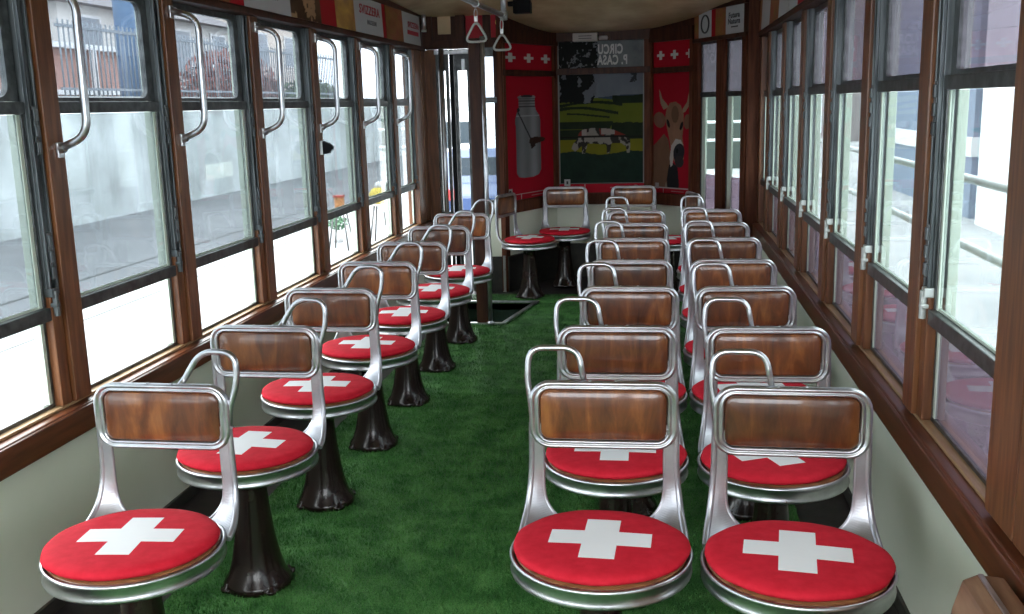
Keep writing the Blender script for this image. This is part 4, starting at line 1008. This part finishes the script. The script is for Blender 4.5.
# yard side (right)
t = thing('platform_railing', (1.15, 4.0, GZ), 'white tubular railing with two bars outside the right windows', 'railing')
rw = mat('railing_white', (.72,.76,.76), .35)
for z in (1.052, .80):
    m = MB(); m.tube([(0,-6,z-GZ),(0,10.5,z-GZ)], .017, 12); m.tube([(.012,10.5,z-GZ),(-1.0,10.5,z-GZ)], .020, 12); m.obj('rail_bar', rw, t)
for y in (-5.9,-3.3,-1.2,.35,4.6,8.4,10.49):
    m = MB(); m.tube([(0,y,0),(0,y,1.052-GZ)], .021, 12); m.obj('rail_post', rw, t)
def shed(loc, sx, sy, sz, col, label, nm='building', doors=True):
    t = thing(nm, loc, label, 'building')
    m = MB(); m.box(-sx/2,sx/2,-sy/2,sy/2,0,sz); m.obj('walls', mat(nm+'_wall', rough=.7, build=noisy(tuple(c*.85 for c in col), col, (.3,6,.3), 3)), t)
    m = MB(); m.box(-sx/2-.15,sx/2+.15,-sy/2-.15,sy/2+.15,sz,sz+.16); m.obj('roof_edge', mat(nm+'_edge', tuple(c*.6 for c in col), .7), t)
    if doors:
        m = MB(); m.box(-sx/2-.05,-sx/2-.001,-1.2,1.2,0,sz*.75); m.obj('gate', mat(nm+'_gate', tuple(c*.7 for c in col), .5), t)
    return t
t = shed((7.6, 20.9, GZ), 5.0, 6.6, 4.6, (.20,.25,.33), 'blue grey corrugated shed across the yard on the right', 'blue_shed', False)
m = MB(); m.box(-2.53,2.5,-3.33,3.33,1.02,1.34); m.obj('white_band', M['white'], t)
m = MB(); m.box(-2.3,-1.2,-3.36,-3.31,0,1.0); m.obj('gate', mat('shed_gate', (.16,.24,.40), .5), t, bevel=.01)
m = MB(); m.box(-.13,.13,-.012,0,-.13,.13); o = m.obj('shed_notice', mat('notice_yellow', (.62,.68,.55), .6)); o.location = (5.62, 17.58, .89); tag(o, 'small pale square notice on the front of the blue grey shed', 'sign')
shed((8.97, 9.2, GZ), 8, 15.2, 5.0, (.80,.81,.81), 'tall white building on the right side of the yard', 'white_building')
shed((19.5, 52, GZ), 22, 8, 9.0, (.22,.20,.20), 'dark brown building far behind the yard', 'far_building', False)
shed((2.35, 33.5, GZ), 2.1, 5, 5.5, (.045,.06,.05), 'dark green kiosk straight beyond the angled windows', 'kiosk', False)
bush('yard_tree', (1.8, 41, GZ), (2.2,2.2,2.2), 2500, (.05,.10,.05), 'dark green tree in the yard behind the kiosk', 'tree', 12, 4.0)
# ------------------------------------------------------------------ WORLD, LIGHT, CAMERA
w = bpy.data.worlds.new('World'); bpy.context.scene.world = w; w.use_nodes = True; nt = w.node_tree
bg = nt.nodes['Background']; bg.inputs['Strength'].default_value = SKY = 5.0
tc = N(nt, 'ShaderNodeTexCoord'); sp = N(nt, 'ShaderNodeSeparateXYZ'); nt.links.new(tc.outputs['Generated'], sp.inputs[0])
nt.links.new(ramp(nt, sp.outputs['Z'], [(0.0, (.80,.86,.93)), (.35, (.93,.97,1.0)), (1.0, (.95,.98,1.0))]), bg.inputs['Color'])
cam = bpy.data.cameras.new('camera'); co = bpy.data.objects.new('camera', cam); C.objects.link(co)
f_, pi_, ya_, ro_, h_ = 1000.0, .2000, .1494, -.0265, 1.3708
r0 = Vector((math.cos(ya_), math.sin(ya_), 0)); fw = Vector((-math.sin(ya_)*math.cos(pi_), math.cos(ya_)*math.cos(pi_), -math.sin(pi_))); u0 = r0.cross(fw)
c_, s_ = math.cos(ro_), math.sin(ro_); R_ = r0*c_+u0*s_; U_ = -r0*s_+u0*c_
mw = Matrix((( R_.x,U_.x,-fw.x,0),(R_.y,U_.y,-fw.y,0),(R_.z,U_.z,-fw.z,h_),(0,0,0,1))); co.matrix_world = mw
cam.sensor_width = 36; cam.lens = f_/1024*36; cam.clip_start = .02; cam.clip_end = 300
bpy.context.scene.camera = co
vs_ = bpy.context.scene.view_settings; vs_.view_transform = 'Standard'; vs_.look = 'None'; vs_.gamma = 1; vs_.use_curve_mapping = False; vs_.exposure = 1.05
cy = bpy.context.scene.cycles
cy.max_bounces = 10; cy.diffuse_bounces = 5; cy.glossy_bounces = 5; cy.transparent_max_bounces = 24; cy.sample_clamp_indirect = 8; cy.use_denoising = True
cy.caustics_reflective = False; cy.caustics_refractive = False
